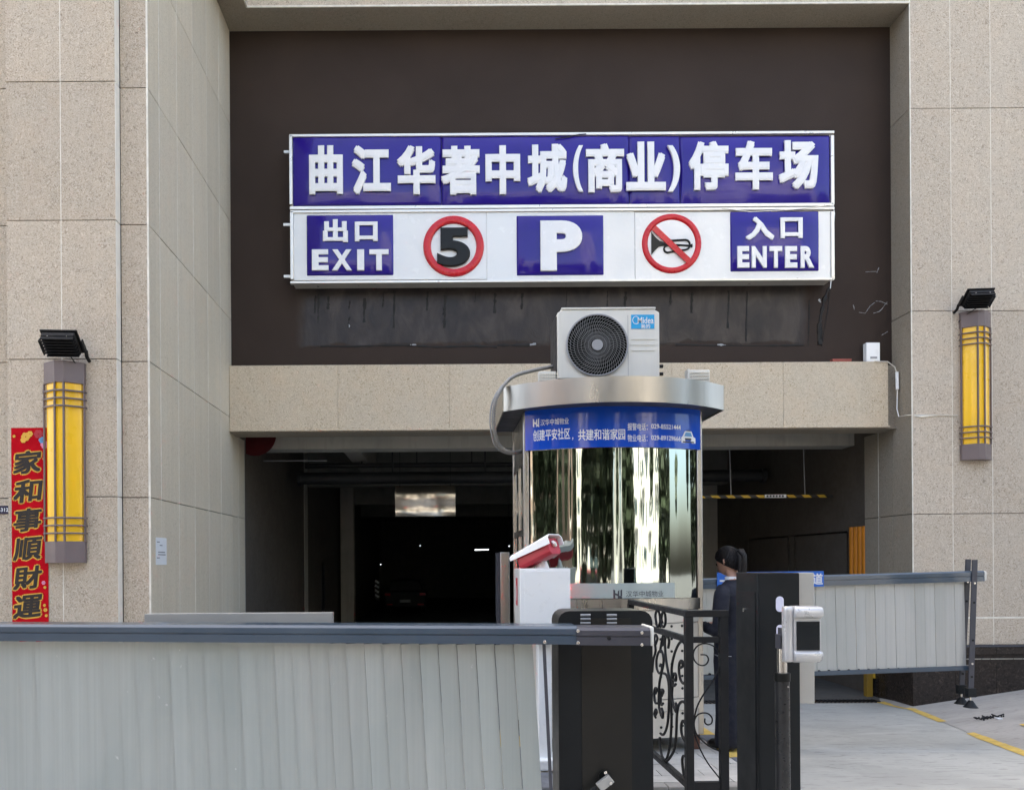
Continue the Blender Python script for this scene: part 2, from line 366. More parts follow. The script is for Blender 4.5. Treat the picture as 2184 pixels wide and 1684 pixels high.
# ------------------------------------------------------------------ the setting
XL, XR = -3.31, 7.2                               # faces of the left and right reveal
YB, YC, YR, YD = 8.32, 8.44, 11.28, 11.77         # left pier, its rebate, right wall, dark wall
g = MB(); ys = [-90, -20, 0, 3, 4.5, 11.3, 14, 60]
g.add([(x, y, zg(y)) for y in ys for x in (-80, 80)], [(2*i, 2*i+1, 2*i+3, 2*i+2) for i in range(len(ys)-1)])
struct('road', g, m_ramp)
g = MB(); g.add([(-80, -90, -.125), (80, -90, -.125), (80, 1, -.125), (-80, 1, -.125)], [(0, 1, 2, 3)]); struct('street', g, m_asph)

# granite-clad walls: a backing mass with separate stone panels and thin caulked joints
def clad(wall, mat, rows, cols, axis, pos, out, gap_h=.010, gap_v=.006, th=.03, caulk=True):
    """rows: z joints, cols: coordinate joints, axis 'x' (face looks to -Y) or 'y' (face looks along X with sign out)"""
    for r in range(len(rows)-1):
        for c in range(len(cols)-1):
            z0, z1 = rows[r]+gap_h/2, rows[r+1]-gap_h/2; a0, a1 = cols[c]+gap_v/2, cols[c+1]-gap_v/2
            j = random.uniform(-.0015, .0015); mb = MB()
            if axis == 'x': mb.box(a0, a1, pos+j, pos+th, z0, z1)
            else: mb.box(min(pos+j*out, pos-th*out), max(pos+j*out, pos-th*out), a0, a1, z0, z1)
            obj('stone_panel', mb, mat, wall, bevel=.002)
    if caulk:
        for c in range(1, len(cols)-1):
            mb = MB(); a = cols[c]
            if axis == 'x': mb.box(a-.0045, a+.0045, pos-.0008, pos+th-.002, rows[0], rows[-1])
            else: mb.box(min(pos+.0008*out, pos-(th-.002)*out), max(pos+.0008*out, pos-(th-.002)*out), a-.0065, a+.0065, rows[0], rows[-1])
            obj('caulk_joint', mb, m_caulk, wall)
TOP, TOPR = 30.0, 17.0  # unseen wall tops, heights set to shade the forecourt
rowsL = [-.76, .71, 2.27, 3.82, 5.38, 6.94, 8.49, 10.04, 11.6]
lw = thing('left_pier', (-5, 9, -.76), 'pale speckled granite pier filling the left side of the photo', 'wall')
obj('core', MB().box(-12, XL-.03, YC+.03, 40, -.8, TOP), m_joint, lw)
obj('core', MB().box(-4.865+.03, -3.63-.03, YB+.03, YC+.02, -.8, TOP), m_joint, lw)
obj('unseen_upper_facing', MB().box(-12, XL-.002, YC, YC+.03, 11.61, TOP), m_gran, lw)
xB0, xB1 = -4.865, -3.63
clad(lw, m_gran, rowsL, [xB0, xB0+.6175, xB1], 'x', YB, -1)
clad(lw, m_gran, rowsL, [xB1+.004, XL], 'x', YC, -1)
clad(lw, m_gran, rowsL, [xB0-1.24, xB0-.62, xB0], 'x', YC, -1)
clad(lw, M('pale_edge_stone', (.78, .75, .68), .6, var=.08, vs=6), rowsL, [YB+.001, YC-.001], 'y', xB1, 1, caulk=False, th=.02, gap_v=.001)
colsY = [YC+.03, YC+.34]+[YC+.34+.6*k for k in range(1, 6)]; colsY[-1] = YD
clad(lw, m_rev, rowsL[:], [YC+.002]+colsY[1:], 'y', XL, 1)
clad(lw, m_rev, [-.76, .71, 2.27, 3.59], [YD+.004, 12.14, 12.5], 'y', XL, 1)
obj('corner_bead', MB().box(XL-.018, XL+.004, YC-.004, YC+.001, -.76, 11.6), m_caulk, lw)

rowsR = [.20, .613, 2.20, 5.29, 8.38, 11.47]
rw = thing('right_wall', (9.5, 11.3, -.76), 'granite-clad wall right of the garage opening with a yellow lantern', 'wall')
obj('core', MB().box(XR+.03, 20, YR+.03, 40, -.8, TOPR), m_joint, rw)
obj('unseen_upper_facing', MB().box(XR+.03, 20, YR, YR+.03, 11.48, TOPR), m_gran_r, rw)
colsR = [XR, 7.82, 8.43, 9.05, 9.67, 10.3, 10.9]
clad(rw, m_gran_r, rowsR, colsR, 'x', YR, -1)
clad(rw, m_gran_shade, [.20, 2.20, 5.29, 8.38, 9.98], [YR+.002, YD], 'y', XR, -1, caulk=False)
clad(rw, m_gran_shade, [.20, 2.20, 3.59], [YD+.004, 12.15, 12.55], 'y', XR, -1)
obj('caulk_joint', MB().box(XR, 12, YR-.002, YR+.01, .60, .626), m_caulk, rw)
obj('corner_bead', MB().box(XR-.004, XR+.014, YR-.004, YR+.001, .2, 11.4), m_caulk, rw)
for k in range(6):                                 # dark plinth of polished granite
    x0 = XR-.03 if k == 0 else XR+.62*k
    obj('plinth_panel', MB().box(x0+.002, XR+.62*(k+1)-.002, YR-.035, YR+.03, -.95, -.02), m_base, rw, bevel=.002)
    obj('plinth_panel', MB().box(x0+.002, XR+.62*(k+1)-.002, YR-.02, YR+.03, -.015, .05), m_base, rw, bevel=.002)
    obj('plinth_panel', MB().box(x0+.002, XR+.62*(k+1)-.002, YR-.04, YR+.03, .055, .165), m_base, rw, bevel=.004)
obj('plinth_ledge', MB().box(XR-.035, 11, YR-.05, YR+.03, .17, .196), m_plate, rw, bevel=.003)
obj('plinth_ledge', MB().box(XR-.033, 11, YR-.045, YR+.03, -.018, -.004), m_steel, rw)
for y0, y1 in ((YR-.03, 11.9), (11.905, 12.55)):
    obj('plinth_panel', MB().box(XR-.03, XR+.03, y0, y1, -.9, .168), m_base, rw, bevel=.002)

dw = thing('opening_head', (2, 11.8, 3.6), 'dark brown rendered panel above the garage entrance between granite walls', 'wall')
obj('dark_panel', MB().box(XL-.02, XR+.02, YD, YD+.3, 4.55, 10.0), m_dark, dw, smooth=0)
obj('unseen_mass_above', MB().box(XL-.03, XR+.03, 12.1, 40, 4.5, TOPR), m_joint, dw)
xs = [XL+.004, -1.6, .15, 1.9, 3.65, 5.4, 7.05]
for a, b in zip(xs, xs[1:]):
    obj('beam_panel', MB().box(a+.0015, b-.0015, 11.62, 11.66, 3.612, 4.62), m_beam, dw, bevel=.003)
obj('beam_core', MB().box(XL+.002, 7.045, 11.66, YD+.05, 3.60, 4.60), m_beam, dw)
obj('beam_end', MB().box(7.05, XR-.001, 11.70, YD-.002, 3.605, 4.58), m_gran_shade, dw)
obj('beam_edge_trim', MB().box(XL+.002, 7.07, 11.605, 11.64, 3.585, 3.612), m_beam, dw, bevel=.003)
obj('beam_soffit', MB().box(XL, XR, 11.66, 12.08, 3.57, 3.598), m_gran_shade, dw)
for a, b in zip([-2.9, -1.3, .3, 1.9, 3.5, 5.1, XR-.004], [-1.3, .3, 1.9, 3.5, 5.1, XR-.004]):
    obj('lintel_panel', MB().box(a+.002, b-.002, YR, YR+.04, 10.0, 11.6), m_gran_r, dw, bevel=.003)
obj('lintel_trim', MB().box(-2.915, XR+.012, YR-.012, YR+.01, 9.98, 10.005), m_caulk, dw)
obj('lintel_trim', MB().box(-2.915, -2.89, YC, YR-.013, 9.98, 10.005), m_caulk, dw)
obj('lintel_core', MB().box(XL+.002, XR-.002, YR+.04, 40, 10.0, TOPR), m_joint, dw)
obj('eave_side', MB().box(XL+.002, -2.9, YC, YR+.04, 10.0, TOPR), m_gran_r, dw)
obj('soffit', MB().box(XL+.001, XR-.001, YR+.001, YD+.3, 9.975, 9.999), m_gran_shade, dw)
obj('soffit', MB().box(XL+.001, -2.917, YC+.001, YR, 9.975, 9.999), m_gran_shade, dw)
obj('unseen_upper_facing', MB().box(-2.9, XR+.03, YR, YR+.04, 11.61, TOPR), m_gran_r, dw)
# cracks and old sealant ridges left on the dark panel
m_ridge = M('black_sealant', (.007, .006, .006), .5, bd=0, spec=.3)
def ridge(pts, w=.012, mat=m_ridge, d=.008):
    mb = MB(); q = []
    for i, (a, b) in enumerate(zip(pts, pts[1:])):
        n = 5
        for k in range(n):
            t = k/n; q.append((a[0]+(b[0]-a[0])*t+random.uniform(-.6, .6), a[1]+(b[1]-a[1])*t))
    q.append(pts[-1]); W = [P(x, y, YD-.001) for x, y in q]; w *= 1.4; ww = [w*random.uniform(.3, 1.25) for _ in W]; mb.tube(W, ww, 5)
    for i, v in enumerate(mb.v): mb.v[i] = (v[0], YD-.001+(v[1]-YD+.001)*d/w, v[2])
    obj('sealant_ridge', mb, mat, dw)
for x, y0, y1 in ((679, 628, 690), (672, 630, 668), (700, 632, 660), (745, 641, 660), (744, 675, 699), (777, 636, 688), (817, 625, 655), (840, 620, 700), (911, 622, 662), (948, 630, 700), (947, 655, 672), (1014, 622, 645), (1055, 625, 668), (1113, 625, 660), (1208, 620, 660),
                   (1295, 620, 658), (1333, 622, 664), (1430, 620, 650), (1475, 622, 668), (1553, 620, 700), (1592, 622, 728), (1725, 640, 738)):
    ridge([(x+1, y0), (x, (y0+y1)/2), (x-1, y1)], random.choice((.010, .014, .02)))
ridge([(684, 738), (740, 739), (800, 737), (860, 736), (930, 740), (1010, 738), (1060, 740)], .014)
ridge([(1060, 736), (1130, 736)], .02); ridge([(1440, 735), (1530, 737), (1650, 737), (1714, 736)], .014)
ridge([(1768, 612), (1758, 640), (1752, 668), (1746, 700), (1749, 735)], .028, m_ridge, .02); ridge([(1750, 690), (1747, 728)], .034, m_ridge, .02)
ridge([(1770, 610), (1765, 660), (1752, 738)], .005, m_ridge)
for pts in (((1746, 638), (1750, 645)), ((875, 736), (888, 735)), ((1120, 737), (1143, 733)), ((744, 692), (745, 698)), ((1530, 735), (1548, 736))):
    ridge(pts, .012, m_hub)
for pts in (((1863, 668), (1876, 664), (1886, 652), (1892, 644)), ((1868, 642), (1879, 643), (1893, 649)), ((1832, 666), (1845, 668), (1856, 652), (1866, 645)), ((1874, 570), (1870, 582)), ((1846, 580), (1870, 579)), ((1880, 715), (1893, 707)), ((1820, 650), (1822, 660))):
    ridge(pts, .0042, m_hub)

# ------------------------------------------------------------------ sidewalk, kerb line, grate
line_px = [(1852, 1489), (1880, 1498), (1943, 1511.5), (2084, 1569.5), (2184, 1607)]
LP = [PG(*p) for p in line_px]; LP[0].y = 12.2; LP[0].x = XR-.02; LP[0].z = -.76
LP.append(LP[-1]+(LP[-1]-LP[-2])*4); LP[-1].z = zg(LP[-1].y)
g = MB(); vs = []; nx = 8
for p in LP:
    for k in range(nx+1):
        d = k*1.2; vs.append((p.x+d, p.y, zg(p.y)+.004+.145*d*(1 if p.y > 5 else .3)))
g.add(vs, [(i*(nx+1)+k, (i+1)*(nx+1)+k, (i+1)*(nx+1)+k+1, i*(nx+1)+k+1) for i in range(len(LP)-1) for k in range(nx)])
struct('sidewalk', g, m_walk)
def lerp_line(t):
    i = min(int(t), len(LP)-2); return LP[i].lerp(LP[i+1], t-i)
for t0, t1 in ((.9, 1.45), (1.45, 2.0), (2.0, 2.55), (2.92, 3.5), (3.5, 4.3)):
    mb = MB(); n = 6; q = []
    for k in range(n+1):
        p = lerp_line(t0+(t1-t0)*k/n); z = zg(p.y)+.005; w = .055+random.uniform(-.012, .01)
        q += [(p.x-w, p.y, z), (p.x+w, p.y, z+.0105)]
    mb.add(q, [(2*k, 2*k+2, 2*k+3, 2*k+1) for k in range(n)]); struct('yellow_painted_line', mb, m_kerb_y)
def PS(x, y):                                     # photo point on the sloping sidewalk
    Y = PG(x, y).y
    for _ in range(40):
        p = P(x, y, Y); k = min(range(len(LP)-1), key=lambda i: 0 if LP[i].y >= Y >= LP[i+1].y else 1+i)
        t = (LP[k].y-Y)/(LP[k].y-LP[k+1].y); xl_ = LP[k].x+(LP[k+1].x-LP[k].x)*t; zs = zg(Y)+.004+.145*max(0, p.x-xl_)
        Y += (p.z-zs)/((1.5-p.z)/Y+.09)*.7
    return Vector((p.x, Y, zs))
a = PS(2172, 1551); mb = MB(); z = a.z-.145*(a.x-lerp_line(3).x)-.02
mb.add([(a.x+x, a.y+y, z+.03+.145*(a.x+x-lerp_line(3).x)-.0926*y) for x, y in ((0, -.25), (.5, -.5), (.6, .1), (.1, .12))], [(0, 1, 2, 3)]); struct('yellow_painted_line', mb, m_kerb_y)
gr = tag(obj('drain_grate', MB().box(1.2, XR-.1, 11.72, 11.98, -.78, -.755), m_joint), kind=None)
tag(gr, 'narrow black drain grate crossing the garage entrance floor', 'drain grate')
mb = MB()
for k in range(90): mb.box(1.25+k*.064, 1.275+k*.064, 11.74, 11.96, -.755, -.742)
o = obj('grate_bar', mb, m_iron, gr); o['kind'] = 'stuff'
for x, y, n in ((1955, 1560, 5), (2100, 1527, 4)):
    p = PG(x, y)
lt = thing('litter', PS(2115, 1532), 'dark crumpled twig litter with a white scrap on the sidewalk', 'litter')
mb = MB()
for k in range(22):
    p = Vector(WL[lt])+Vector((random.uniform(-.14, .14), random.uniform(-.08, .08), .01)); p.z += .145*(p.x-WL[lt].x)-.09*(p.y-WL[lt].y); q = p+Vector((random.uniform(-.09, .09), random.uniform(-.04, .04), .02)); mb.tube([p, q], .009, 5)
o = obj('twig', mb, m_iron, lt); o['kind'] = 'stuff'
obj('scrap', MB().cbox(WL[lt]+Vector((.0, -.12, .03)), .06, .05, .015), m_paper, lt)

# ------------------------------------------------------------------ garage interior
gar = thing('garage_interior', (2, 20, -.76), 'dark parking garage interior seen through the wide entrance', 'garage')
obj('garage_floor', MB().box(-16, 16, 12.0, 48, -.9, -.752), M('garage_floor_grey', (.09, .09, .085), .7, var=.2, vs=1), gar)
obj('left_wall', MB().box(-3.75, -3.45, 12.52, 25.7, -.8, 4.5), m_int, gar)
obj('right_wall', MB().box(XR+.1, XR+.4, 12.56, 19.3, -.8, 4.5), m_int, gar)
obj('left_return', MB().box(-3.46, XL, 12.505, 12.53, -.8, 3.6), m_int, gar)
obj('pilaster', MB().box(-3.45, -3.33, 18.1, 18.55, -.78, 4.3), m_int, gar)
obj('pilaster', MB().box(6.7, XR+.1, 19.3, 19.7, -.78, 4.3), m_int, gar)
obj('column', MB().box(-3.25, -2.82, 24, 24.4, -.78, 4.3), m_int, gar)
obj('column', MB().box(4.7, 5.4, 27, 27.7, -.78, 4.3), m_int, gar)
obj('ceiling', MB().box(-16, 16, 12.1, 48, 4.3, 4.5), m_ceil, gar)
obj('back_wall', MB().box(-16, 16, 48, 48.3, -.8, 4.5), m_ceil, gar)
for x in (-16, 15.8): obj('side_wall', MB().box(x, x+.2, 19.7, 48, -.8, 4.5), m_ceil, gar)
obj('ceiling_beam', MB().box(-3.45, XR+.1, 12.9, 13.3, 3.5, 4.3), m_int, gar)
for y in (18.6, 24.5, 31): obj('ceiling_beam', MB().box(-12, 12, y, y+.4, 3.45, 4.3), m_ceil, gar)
obj('ceiling_beam', MB().box(-1.95, -1.6, 13.3, 18.6, 3.75, 4.3), m_int, gar)
obj('ceiling_beam', MB().box(4.3, 4.6, 13.3, 18.6, 3.85, 4.3), m_int, gar)
def pipe(x0, x1, Y, y, r, lab, ext=()):
    t = thing('ceiling_pipe', P((x0+x1)/2, y, Y), lab, 'pipe', 'pipes hung under the garage ceiling')
    a, b = P(x0, y, Y), P(x1, y, Y); b.z = a.z
    obj('pipe_run', MB().tube([a, b]+[Vector(e) for e in ext], r, 12), m_pipe, t)
    for k in range(1, 5):
        p = a.lerp(b, k/5); obj('hanger', MB().box(p.x-.015, p.x+.015, Y-.02, Y+.02, p.z, 4.3), m_pipe, t)
    for k in (0, 1):
        p = a.lerp(b, k); obj('flange', MB().disc(p-Vector((.04, 0, 0)), (1, 0, 0), r*1.25, .08), m_pipe, t)
pipe(640, 1627, 16, 1020, .13, 'thick black pipe crossing under the garage ceiling')
pipe(655, 1240, 16.3, 993, .055, 'thinner dark pipe just above the thick garage pipe')
ms = thing('hanging_reflector', P(906, 1100, 15), 'rectangular warped mirror-like metal sheet hanging in the dark garage', 'metal sheet')
a, b = P(843, 1101, 15), P(971, 1034, 15); mb = MB(); nx, nz = 14, 8
vs = [(a.x+(b.x-a.x)*i/nx, 15+.03*math.sin(i*.5)+.02*math.sin(j*.9), a.z+(b.z-a.z)*j/nz) for j in range(nz+1) for i in range(nx+1)]
mb.add(vs, [(j*(nx+1)+i, j*(nx+1)+i+1, (j+1)*(nx+1)+i+1, (j+1)*(nx+1)+i) for j in range(nz) for i in range(nx)])
mb.add([(x, y+.012, z) for x, y, z in vs], [(j*(nx+1)+i, (j+1)*(nx+1)+i, (j+1)*(nx+1)+i+1, j*(nx+1)+i+1) for j in range(nz) for i in range(nx)])
obj('sheet', mb, m_foil, ms, smooth=80)
for x in (a.x+.1, b.x-.1): obj('wire', MB().box(x-.004, x+.004, 14.995, 15.003, b.z-.01, 4.3), m_iron, ms)
rs = thing('red_hanging_sign', P(545, 960, 13.1), 'dark red rounded board hanging inside the entrance at upper left', 'sign')
c = P(545, 940, 12.75); mb = MB().disc((c.x, 12.72, c.z+.1), (0, 1, 0), .36, .02, 28)
obj('board', mb, M('dull_red', (.08, .009, .011), .8, spec=.2), rs); obj('bracket', MB().box(c.x-.02, c.x+.02, 12.74, 12.9, c.z+.3, c.z+.34), m_iron, rs)
a, b = P(525, 983, 14), P(697, 982, 14); tag(obj('conduit', MB().tube([a, b], .012, 6), m_hub), 'thin pale conduit running along the garage wall below the red sign', 'conduit')
lv = thing('wall_louvre', (-3.44, 15.2, -.2), 'tall dark ribbed louvre set in the left garage wall', 'louvre')
z1 = 1.5-38*15/1577
obj('frame', MB().box(-3.45, -3.42, 14.7, 15.9, -.5, z1), m_pipe, lv)
for k in range(7): obj('slat', MB().box(-3.42, -3.405, 14.76+k*.165, 14.86+k*.165, -.45, z1-.05), m_plate, lv)
pn = thing('wall_panel', (-3.44, 21, -.2), 'dim flat electrical cabinet on the deeper garage wall', 'cabinet')
obj('cabinet_box', MB().box(-3.45, -3.35, 20.6, 21.3, .1, 1.5), m_pipe, pn); obj('cabinet_door', MB().box(-3.35, -3.335, 20.65, 21.25, .14, 1.46), m_plate, pn)
# height bar
hb = thing('height_limit_bar', P(1600, 1058, 13.6), 'black and yellow striped height bar hanging on a chain inside the entrance', 'height bar')
a, b = P(1500, 1058, 13.6), P(1777, 1058, 13.6); x0, x1, z = 2.2, b.x, (a.z+b.z)/2; n = 36
for k in range(n):
    xa = x0+(x1-x0)*k/n; xb = x0+(x1-x0)*(k+1)/n; sh = .03
    obj('stripe', MB().add([(xa-sh, 13.6, z+.026), (xb-sh, 13.6, z+.026), (xb+sh, 13.6, z-.026), (xa+sh, 13.6, z-.026), (xa-sh, 13.64, z+.026), (xb-sh, 13.64, z+.026), (xb+sh, 13.64, z-.026), (xa+sh, 13.64, z-.026)],
        [(0, 3, 2, 1), (4, 5, 6, 7), (0, 1, 5, 4), (3, 7, 6, 2), (1, 2, 6, 5), (0, 4, 7, 3)]), (m_tape_y, m_tape_k)[k % 2], hb)
obj('label_plate', sheet(flat_fn(1631, 1054, 1677, 1061, 13.595), .002), m_print, hb)
for k in range(6): obj('label_mark', sheet(flat_fn(1635+k*6.5, 1055.5, 1639+k*6.5, 1059.5, 13.592), .001), m_tape_k, hb)
for px in (1718, 1560):
    p = P(px, 1055, 13.6); obj('chain', MB().tube([(p.x, 13.62, z+.02), (p.x-.02, 13.62, (z+4.3)/2), (p.x-.06, 13.62, 4.3)], .009, 5), m_hub, hb)
# boards and padding on the right inner wall
XW = XR+.1
for (y0, y1), lab in (((13.12, 15.1), 'nearer dark notice board on the right garage wall beside orange padding'), ((15.35, 17.4), 'farther dark notice board on the right garage wall')):
    t = thing('notice_board', (XW-.03, (y0+y1)/2, .5), lab, 'notice board', 'dark notice boards inside the garage')
    zt = 2.0
    obj('panel', MB().box(XW-.05, XW-.001, y0, y1, .5, zt), m_board, t)
    for q in (y0, y1-.03): obj('frame_edge', MB().box(XW-.07, XW-.051, q, q+.03, .48, zt+.02), m_steel, t)
    obj('frame_edge', MB().box(XW-.07, XW-.051, y0+.03, y1-.03, zt-.01, zt+.02), m_pipe, t)
    for r in range(2):
        for k in range(5): obj('printed_mark', MB().box(XW-.053, XW-.0505, y0+.45+k*.22, y0+.61+k*.22, 1.33-r*.2, 1.47-r*.2), m_rust, t)
op = thing('orange_padding', (XW-.05, 12.8, -.3), 'vertical orange foam rolls padding the corner inside the right wall', 'padding')
for k in range(4): obj('padding_roll', MB().tube([(XW-.05, 12.60+k*.13, -.3), (XW-.05, 12.60+k*.13, 2.08)], .065, 12), m_orange, op)
yp = thing('yellow_barrier_post', P(1848, 1480, 12.3), 'short dirty yellow steel post standing by the inner wall', 'post')
p = P(1852, 1494, 12.25); obj('shaft', MB().box(p.x-.05, p.x+.05, 12.2, 12.3, -.76, .1), M('dirty_yellow', (.30, .18, .02), .6, dirt=.4), yp, bevel=.005); obj('lug', MB().box(p.x+.05, p.x+.1, 12.22, 12.28, -.45, -.35), m_tape_y, yp)
sp = thing('striped_pillar_guard', P(804, 1277, 30), 'small black and white striped guard on a far garage pillar', 'pillar guard')
for k in range(8):
    q = P(804, 1240+k*5, 30); obj('stripe', MB().cbox(q, .18, .05, .09, Matrix.Rotation(R(35), 3, 'Y')), (m_print, m_tape_k)[k % 2], sp)
lp = thing('garage_tube_light', P(1027, 1171, 30), 'lit white fluorescent tube deep in the dark garage', 'light')
a, b = P(1013, 1172, 30), P(1042, 1171, 30); obj('tube', MB().tube([a, b], .022, 8), m_tube, lp); obj('housing', MB().box(a.x-.03, b.x+.03, 29.97, 30.03, a.z+.024, a.z+.06), m_hub, lp)
for x in (a.x, b.x): obj('hanger', MB().box(x-.005, x+.005, 29.995, 30.005, a.z+.06, 4.3), m_pipe, lp)
for x, y, Y in ((1086, 1164, 26), (896, 1163, 38), (812, 1203, 34)):
    c = P(x, y, Y); t = thing('garage_spot_lamp', c, {1086: 'tiny bright lamp just left of the white camera hood', 896: 'tiny lamp right of the hanging metal sheet far inside', 812: 'tiny lamp near the far garage column'}[x], 'light', 'tiny lamps deep inside the garage')
    obj('lens', MB().disc(c, (0, -1, 0), .016, .02, 10), m_tube, t); obj('casing', MB().box(c.x-.04, c.x+.04, Y+.002, Y+.1, c.z-.03, c.z+.06), m_pipe, t)
    obj('drop_rod', MB().box(c.x-.01, c.x+.01, Y+.04, Y+.06, c.z+.06, 4.3), m_pipe, t)
# a car far inside, seen from behind
cr = thing('parked_car', (-1.45, 33, -.76), 'dim dark car seen from behind deep inside the garage', 'car')
cx, cz, cyy = -1.6, -.76, 33.0
prof = [(-.88, .3), (.88, .3), (.9, .75), (.86, 1.0), (-.86, 1.0), (-.9, .75)]
obj('body', MB().prism([(cx+x, cyy, cz+z) for x, z in prof], (0, 4.4, 0)), m_black, cr, bevel=.05)
obj('cabin', MB().prism([(cx+x, cyy+.5, cz+z) for x, z in ((-.78, .98), (.78, .98), (.62, 1.5), (-.62, 1.5))], (0, 2.2, 0)), m_black, cr, bevel=.05)
for s in (-1, 1):
    obj('tail_light', MB().box(cx+s*.78-.13, cx+s*.78+.13, cyy-.02, cyy+.03, cz+.82, cz+.93), m_red_ac, cr)
    obj('bumper_reflector', MB().box(cx+s*.7-.14, cx+s*.7+.14, cyy-.02, cyy+.03, cz+.40, cz+.45), m_red_ac, cr)
    for y in (.8, 3.5): obj('wheel', MB().disc((cx+s*.8-.1, cyy+y, cz+.33), (1, 0, 0), .33, .2, 20), m_black_gl, cr)
obj('number_plate', MB().box(cx-.24, cx+.24, cyy-.025, cyy-.005, cz+.52, cz+.64), m_hub, cr)

# ------------------------------------------------------------------ sign
sg = thing('entrance_sign', (2.2, 11.5, 4.0), 'large two-tier blue and white parking sign with raised Chinese lettering on the dark wall', 'sign')
YS = 11.50
def sbox(x0, y0, x1, y1, d0, d1):                 # box filling a photo rectangle, from d0 to d1 in front of YS
    f = flat_fn(x0, y0, x1, y1, YS); a, b = f(0, 0, 0), f(1, 1, 0); return MB().box(a[0], b[0], YS-d1, YS-d0, a[2], b[2])
obj('cabinet_box', sbox(621, 289, 1774, 437, -.26, 0), m_frame, sg, bevel=.004)
obj('cabinet_box', sbox(623, 450, 1775, 599, -.26, 0), m_frame, sg, bevel=.004)
for x0, y0, x1, y1 in ((618, 286, 1776.5, 291.5), (619, 439, 1776, 446), (620, 447.5, 1777, 453), (620, 598, 1776, 603)):
    obj('frame_rail', sbox(x0, y0, x1, y1, -.03, .045), m_frame, sg, bevel=.006)
for x0, x1, y0, y1 in ((618, 624.5, 291.7, 438.8), (1769.5, 1776.5, 291.7, 438.8), (620, 627, 453.2, 597.8), (1770, 1777, 453.2, 597.8)):
    obj('frame_stile', sbox(x0, y0, x1, y1, -.03, .045), m_frame, sg, bevel=.006)
for x, y in ((614, 325), (613, 480), (614, 590)):
    p = P(x, y, 11.62); obj('fixing_lug', MB().box(p.x-.06, p.x+.05, 11.6, 11.63, p.z-.02, p.z+.02), m_frame, sg)
obj('seam_backing', sbox(625, 292, 1769, 438.5, .0005, .004), m_seam, sg)
def pillow(nm, x0, y0, x1, y1, d0, d1, edge=.03, warp=.0):
    f = flat_fn(x0, y0, x1, y1, YS); a, b = f(0, 0, 0), f(1, 1, 0); W, H = b[0]-a[0], b[2]-a[2]; nx, nz = max(6, int(W/.12)), 10; mb = MB(); vs = []
    def e(t, L): q = min(t, 1-t)*L/edge; return 1 if q >= 1 else 1-(1-q)**2
    for j in range(nz+1):
        for i in range(nx+1):
            u, v = i/nx, j/nz
            if i in (1, nx-1): u = .012/W if i == 1 else 1-.012/W
            if j in (1, nz-1): v = .012/H if j == 1 else 1-.012/H
            if i in (2, nx-2): u = edge/W if i == 2 else 1-edge/W
            if j in (2, nz-2): v = edge/H if j == 2 else 1-edge/H
            X, Z = a[0]+W*u, a[2]+H*v; k = e(u, W)*e(v, H)
            vs.append((X, YS-d0-(d1-d0)*k-k*(warp*(1-(2*v-1)**2)+warp*.35*math.sin(X*2.3+1)*math.sin(Z*3.1)+warp*.25*math.sin(X*6.1+Z*4)), Z))
    mb.add(vs, [(j*(nx+1)+i, j*(nx+1)+i+1, (j+1)*(nx+1)+i+1, (j+1)*(nx+1)+i) for j in range(nz) for i in range(nx)]); return obj(nm, mb, m_blue_ac, sg, smooth=80)
for k, (x0, x1) in enumerate(((624.8, 941), (942, 1341.2), (1342, 1449.5), (1450.5, 1769.2))):
    pillow('blue_panel', x0, 291.7, x1, 438.8, .006, .03+.004*(k % 2), .04, .014)
for x0, x1 in ((627.2, 1037.4), (1038.2, 1353), (1353.8, 1769.8)):
    obj('white_panel', sbox(x0, 453.2, x1, 597.8, .001, .022), m_white_ac, sg, bevel=.004)
def slab(nm, x0, y0, x1, y1): return pillow(nm, x0, y0, x1, y1, .018, .052, .03, .008)
slab('blue_plaque', 654.5, 460, 839.4, 589); slab('blue_plaque', 1101.3, 461, 1286.7, 588.5); slab('blue_plaque', 1556, 452.5, 1744.5, 580)
def raised(ch, x0, y0, x1, y1, mat=m_letter, base=.054, off=.034, d=.045, nm='character', ex=.03, bv=.022):
    f = flat_fn(x0, y0, x1, y1, YS-base); return obj(nm, letters(ch, f, off, ex, bv, d), mat, sg, smooth=30)
for ch, x0, x1, dy in (('曲', 660, 732, 0), ('江', 750.6, 834, 0), ('华', 846.7, 928.7, 0), ('著', 940.4, 1023, 1), ('中', 1034.8, 1109, 0), ('城', 1124, 1209, -3), ('商', 1248.6, 1330, -4), ('业', 1334, 1418.5, -8), ('停', 1467.5, 1552, -9), ('车', 1566, 1646, -10), ('场', 1659, 1743, -11)):
    raised(ch, x0, 313+dy, x1, 417+dy, base=.036, d=.05)
for ch, x0, x1 in (('(', 1221, 1243), (')', 1422, 1449)): raised(ch, x0, 313, x1, 412, base=.036, off=.02, d=.05)
raised('出', 689, 469, 742.4, 518, d=.03); raised('口', 757, 474, 805.7, 516, d=.03)
raised('入', 1589, 463.5, 1650, 513, d=.03); raised('口', 1663, 465, 1710.7, 509.5, d=.03)
def word(s, xs, y0, y1): 
    for ch, (a, b) in zip(s, xs): raised(ch, a, y0, b, y1, off=.03, d=.03, nm='letter')
word('EXIT', ((665.6, 701), (708, 751), (762, 777), (788, 829)), 533, 577.7)
word('ENTER', ((1571.5, 1597), (1602, 1634), (1640, 1667), (1673, 1699), (1706, 1735)), 526, 572)
raised('P', 1152, 472, 1241.3, 579, off=.035, nm='letter', d=.04)
raised('5', 932, 487.5, 1002.6, 570, m_black_gl, base=.022, off=.025, nm='numeral', d=.05)
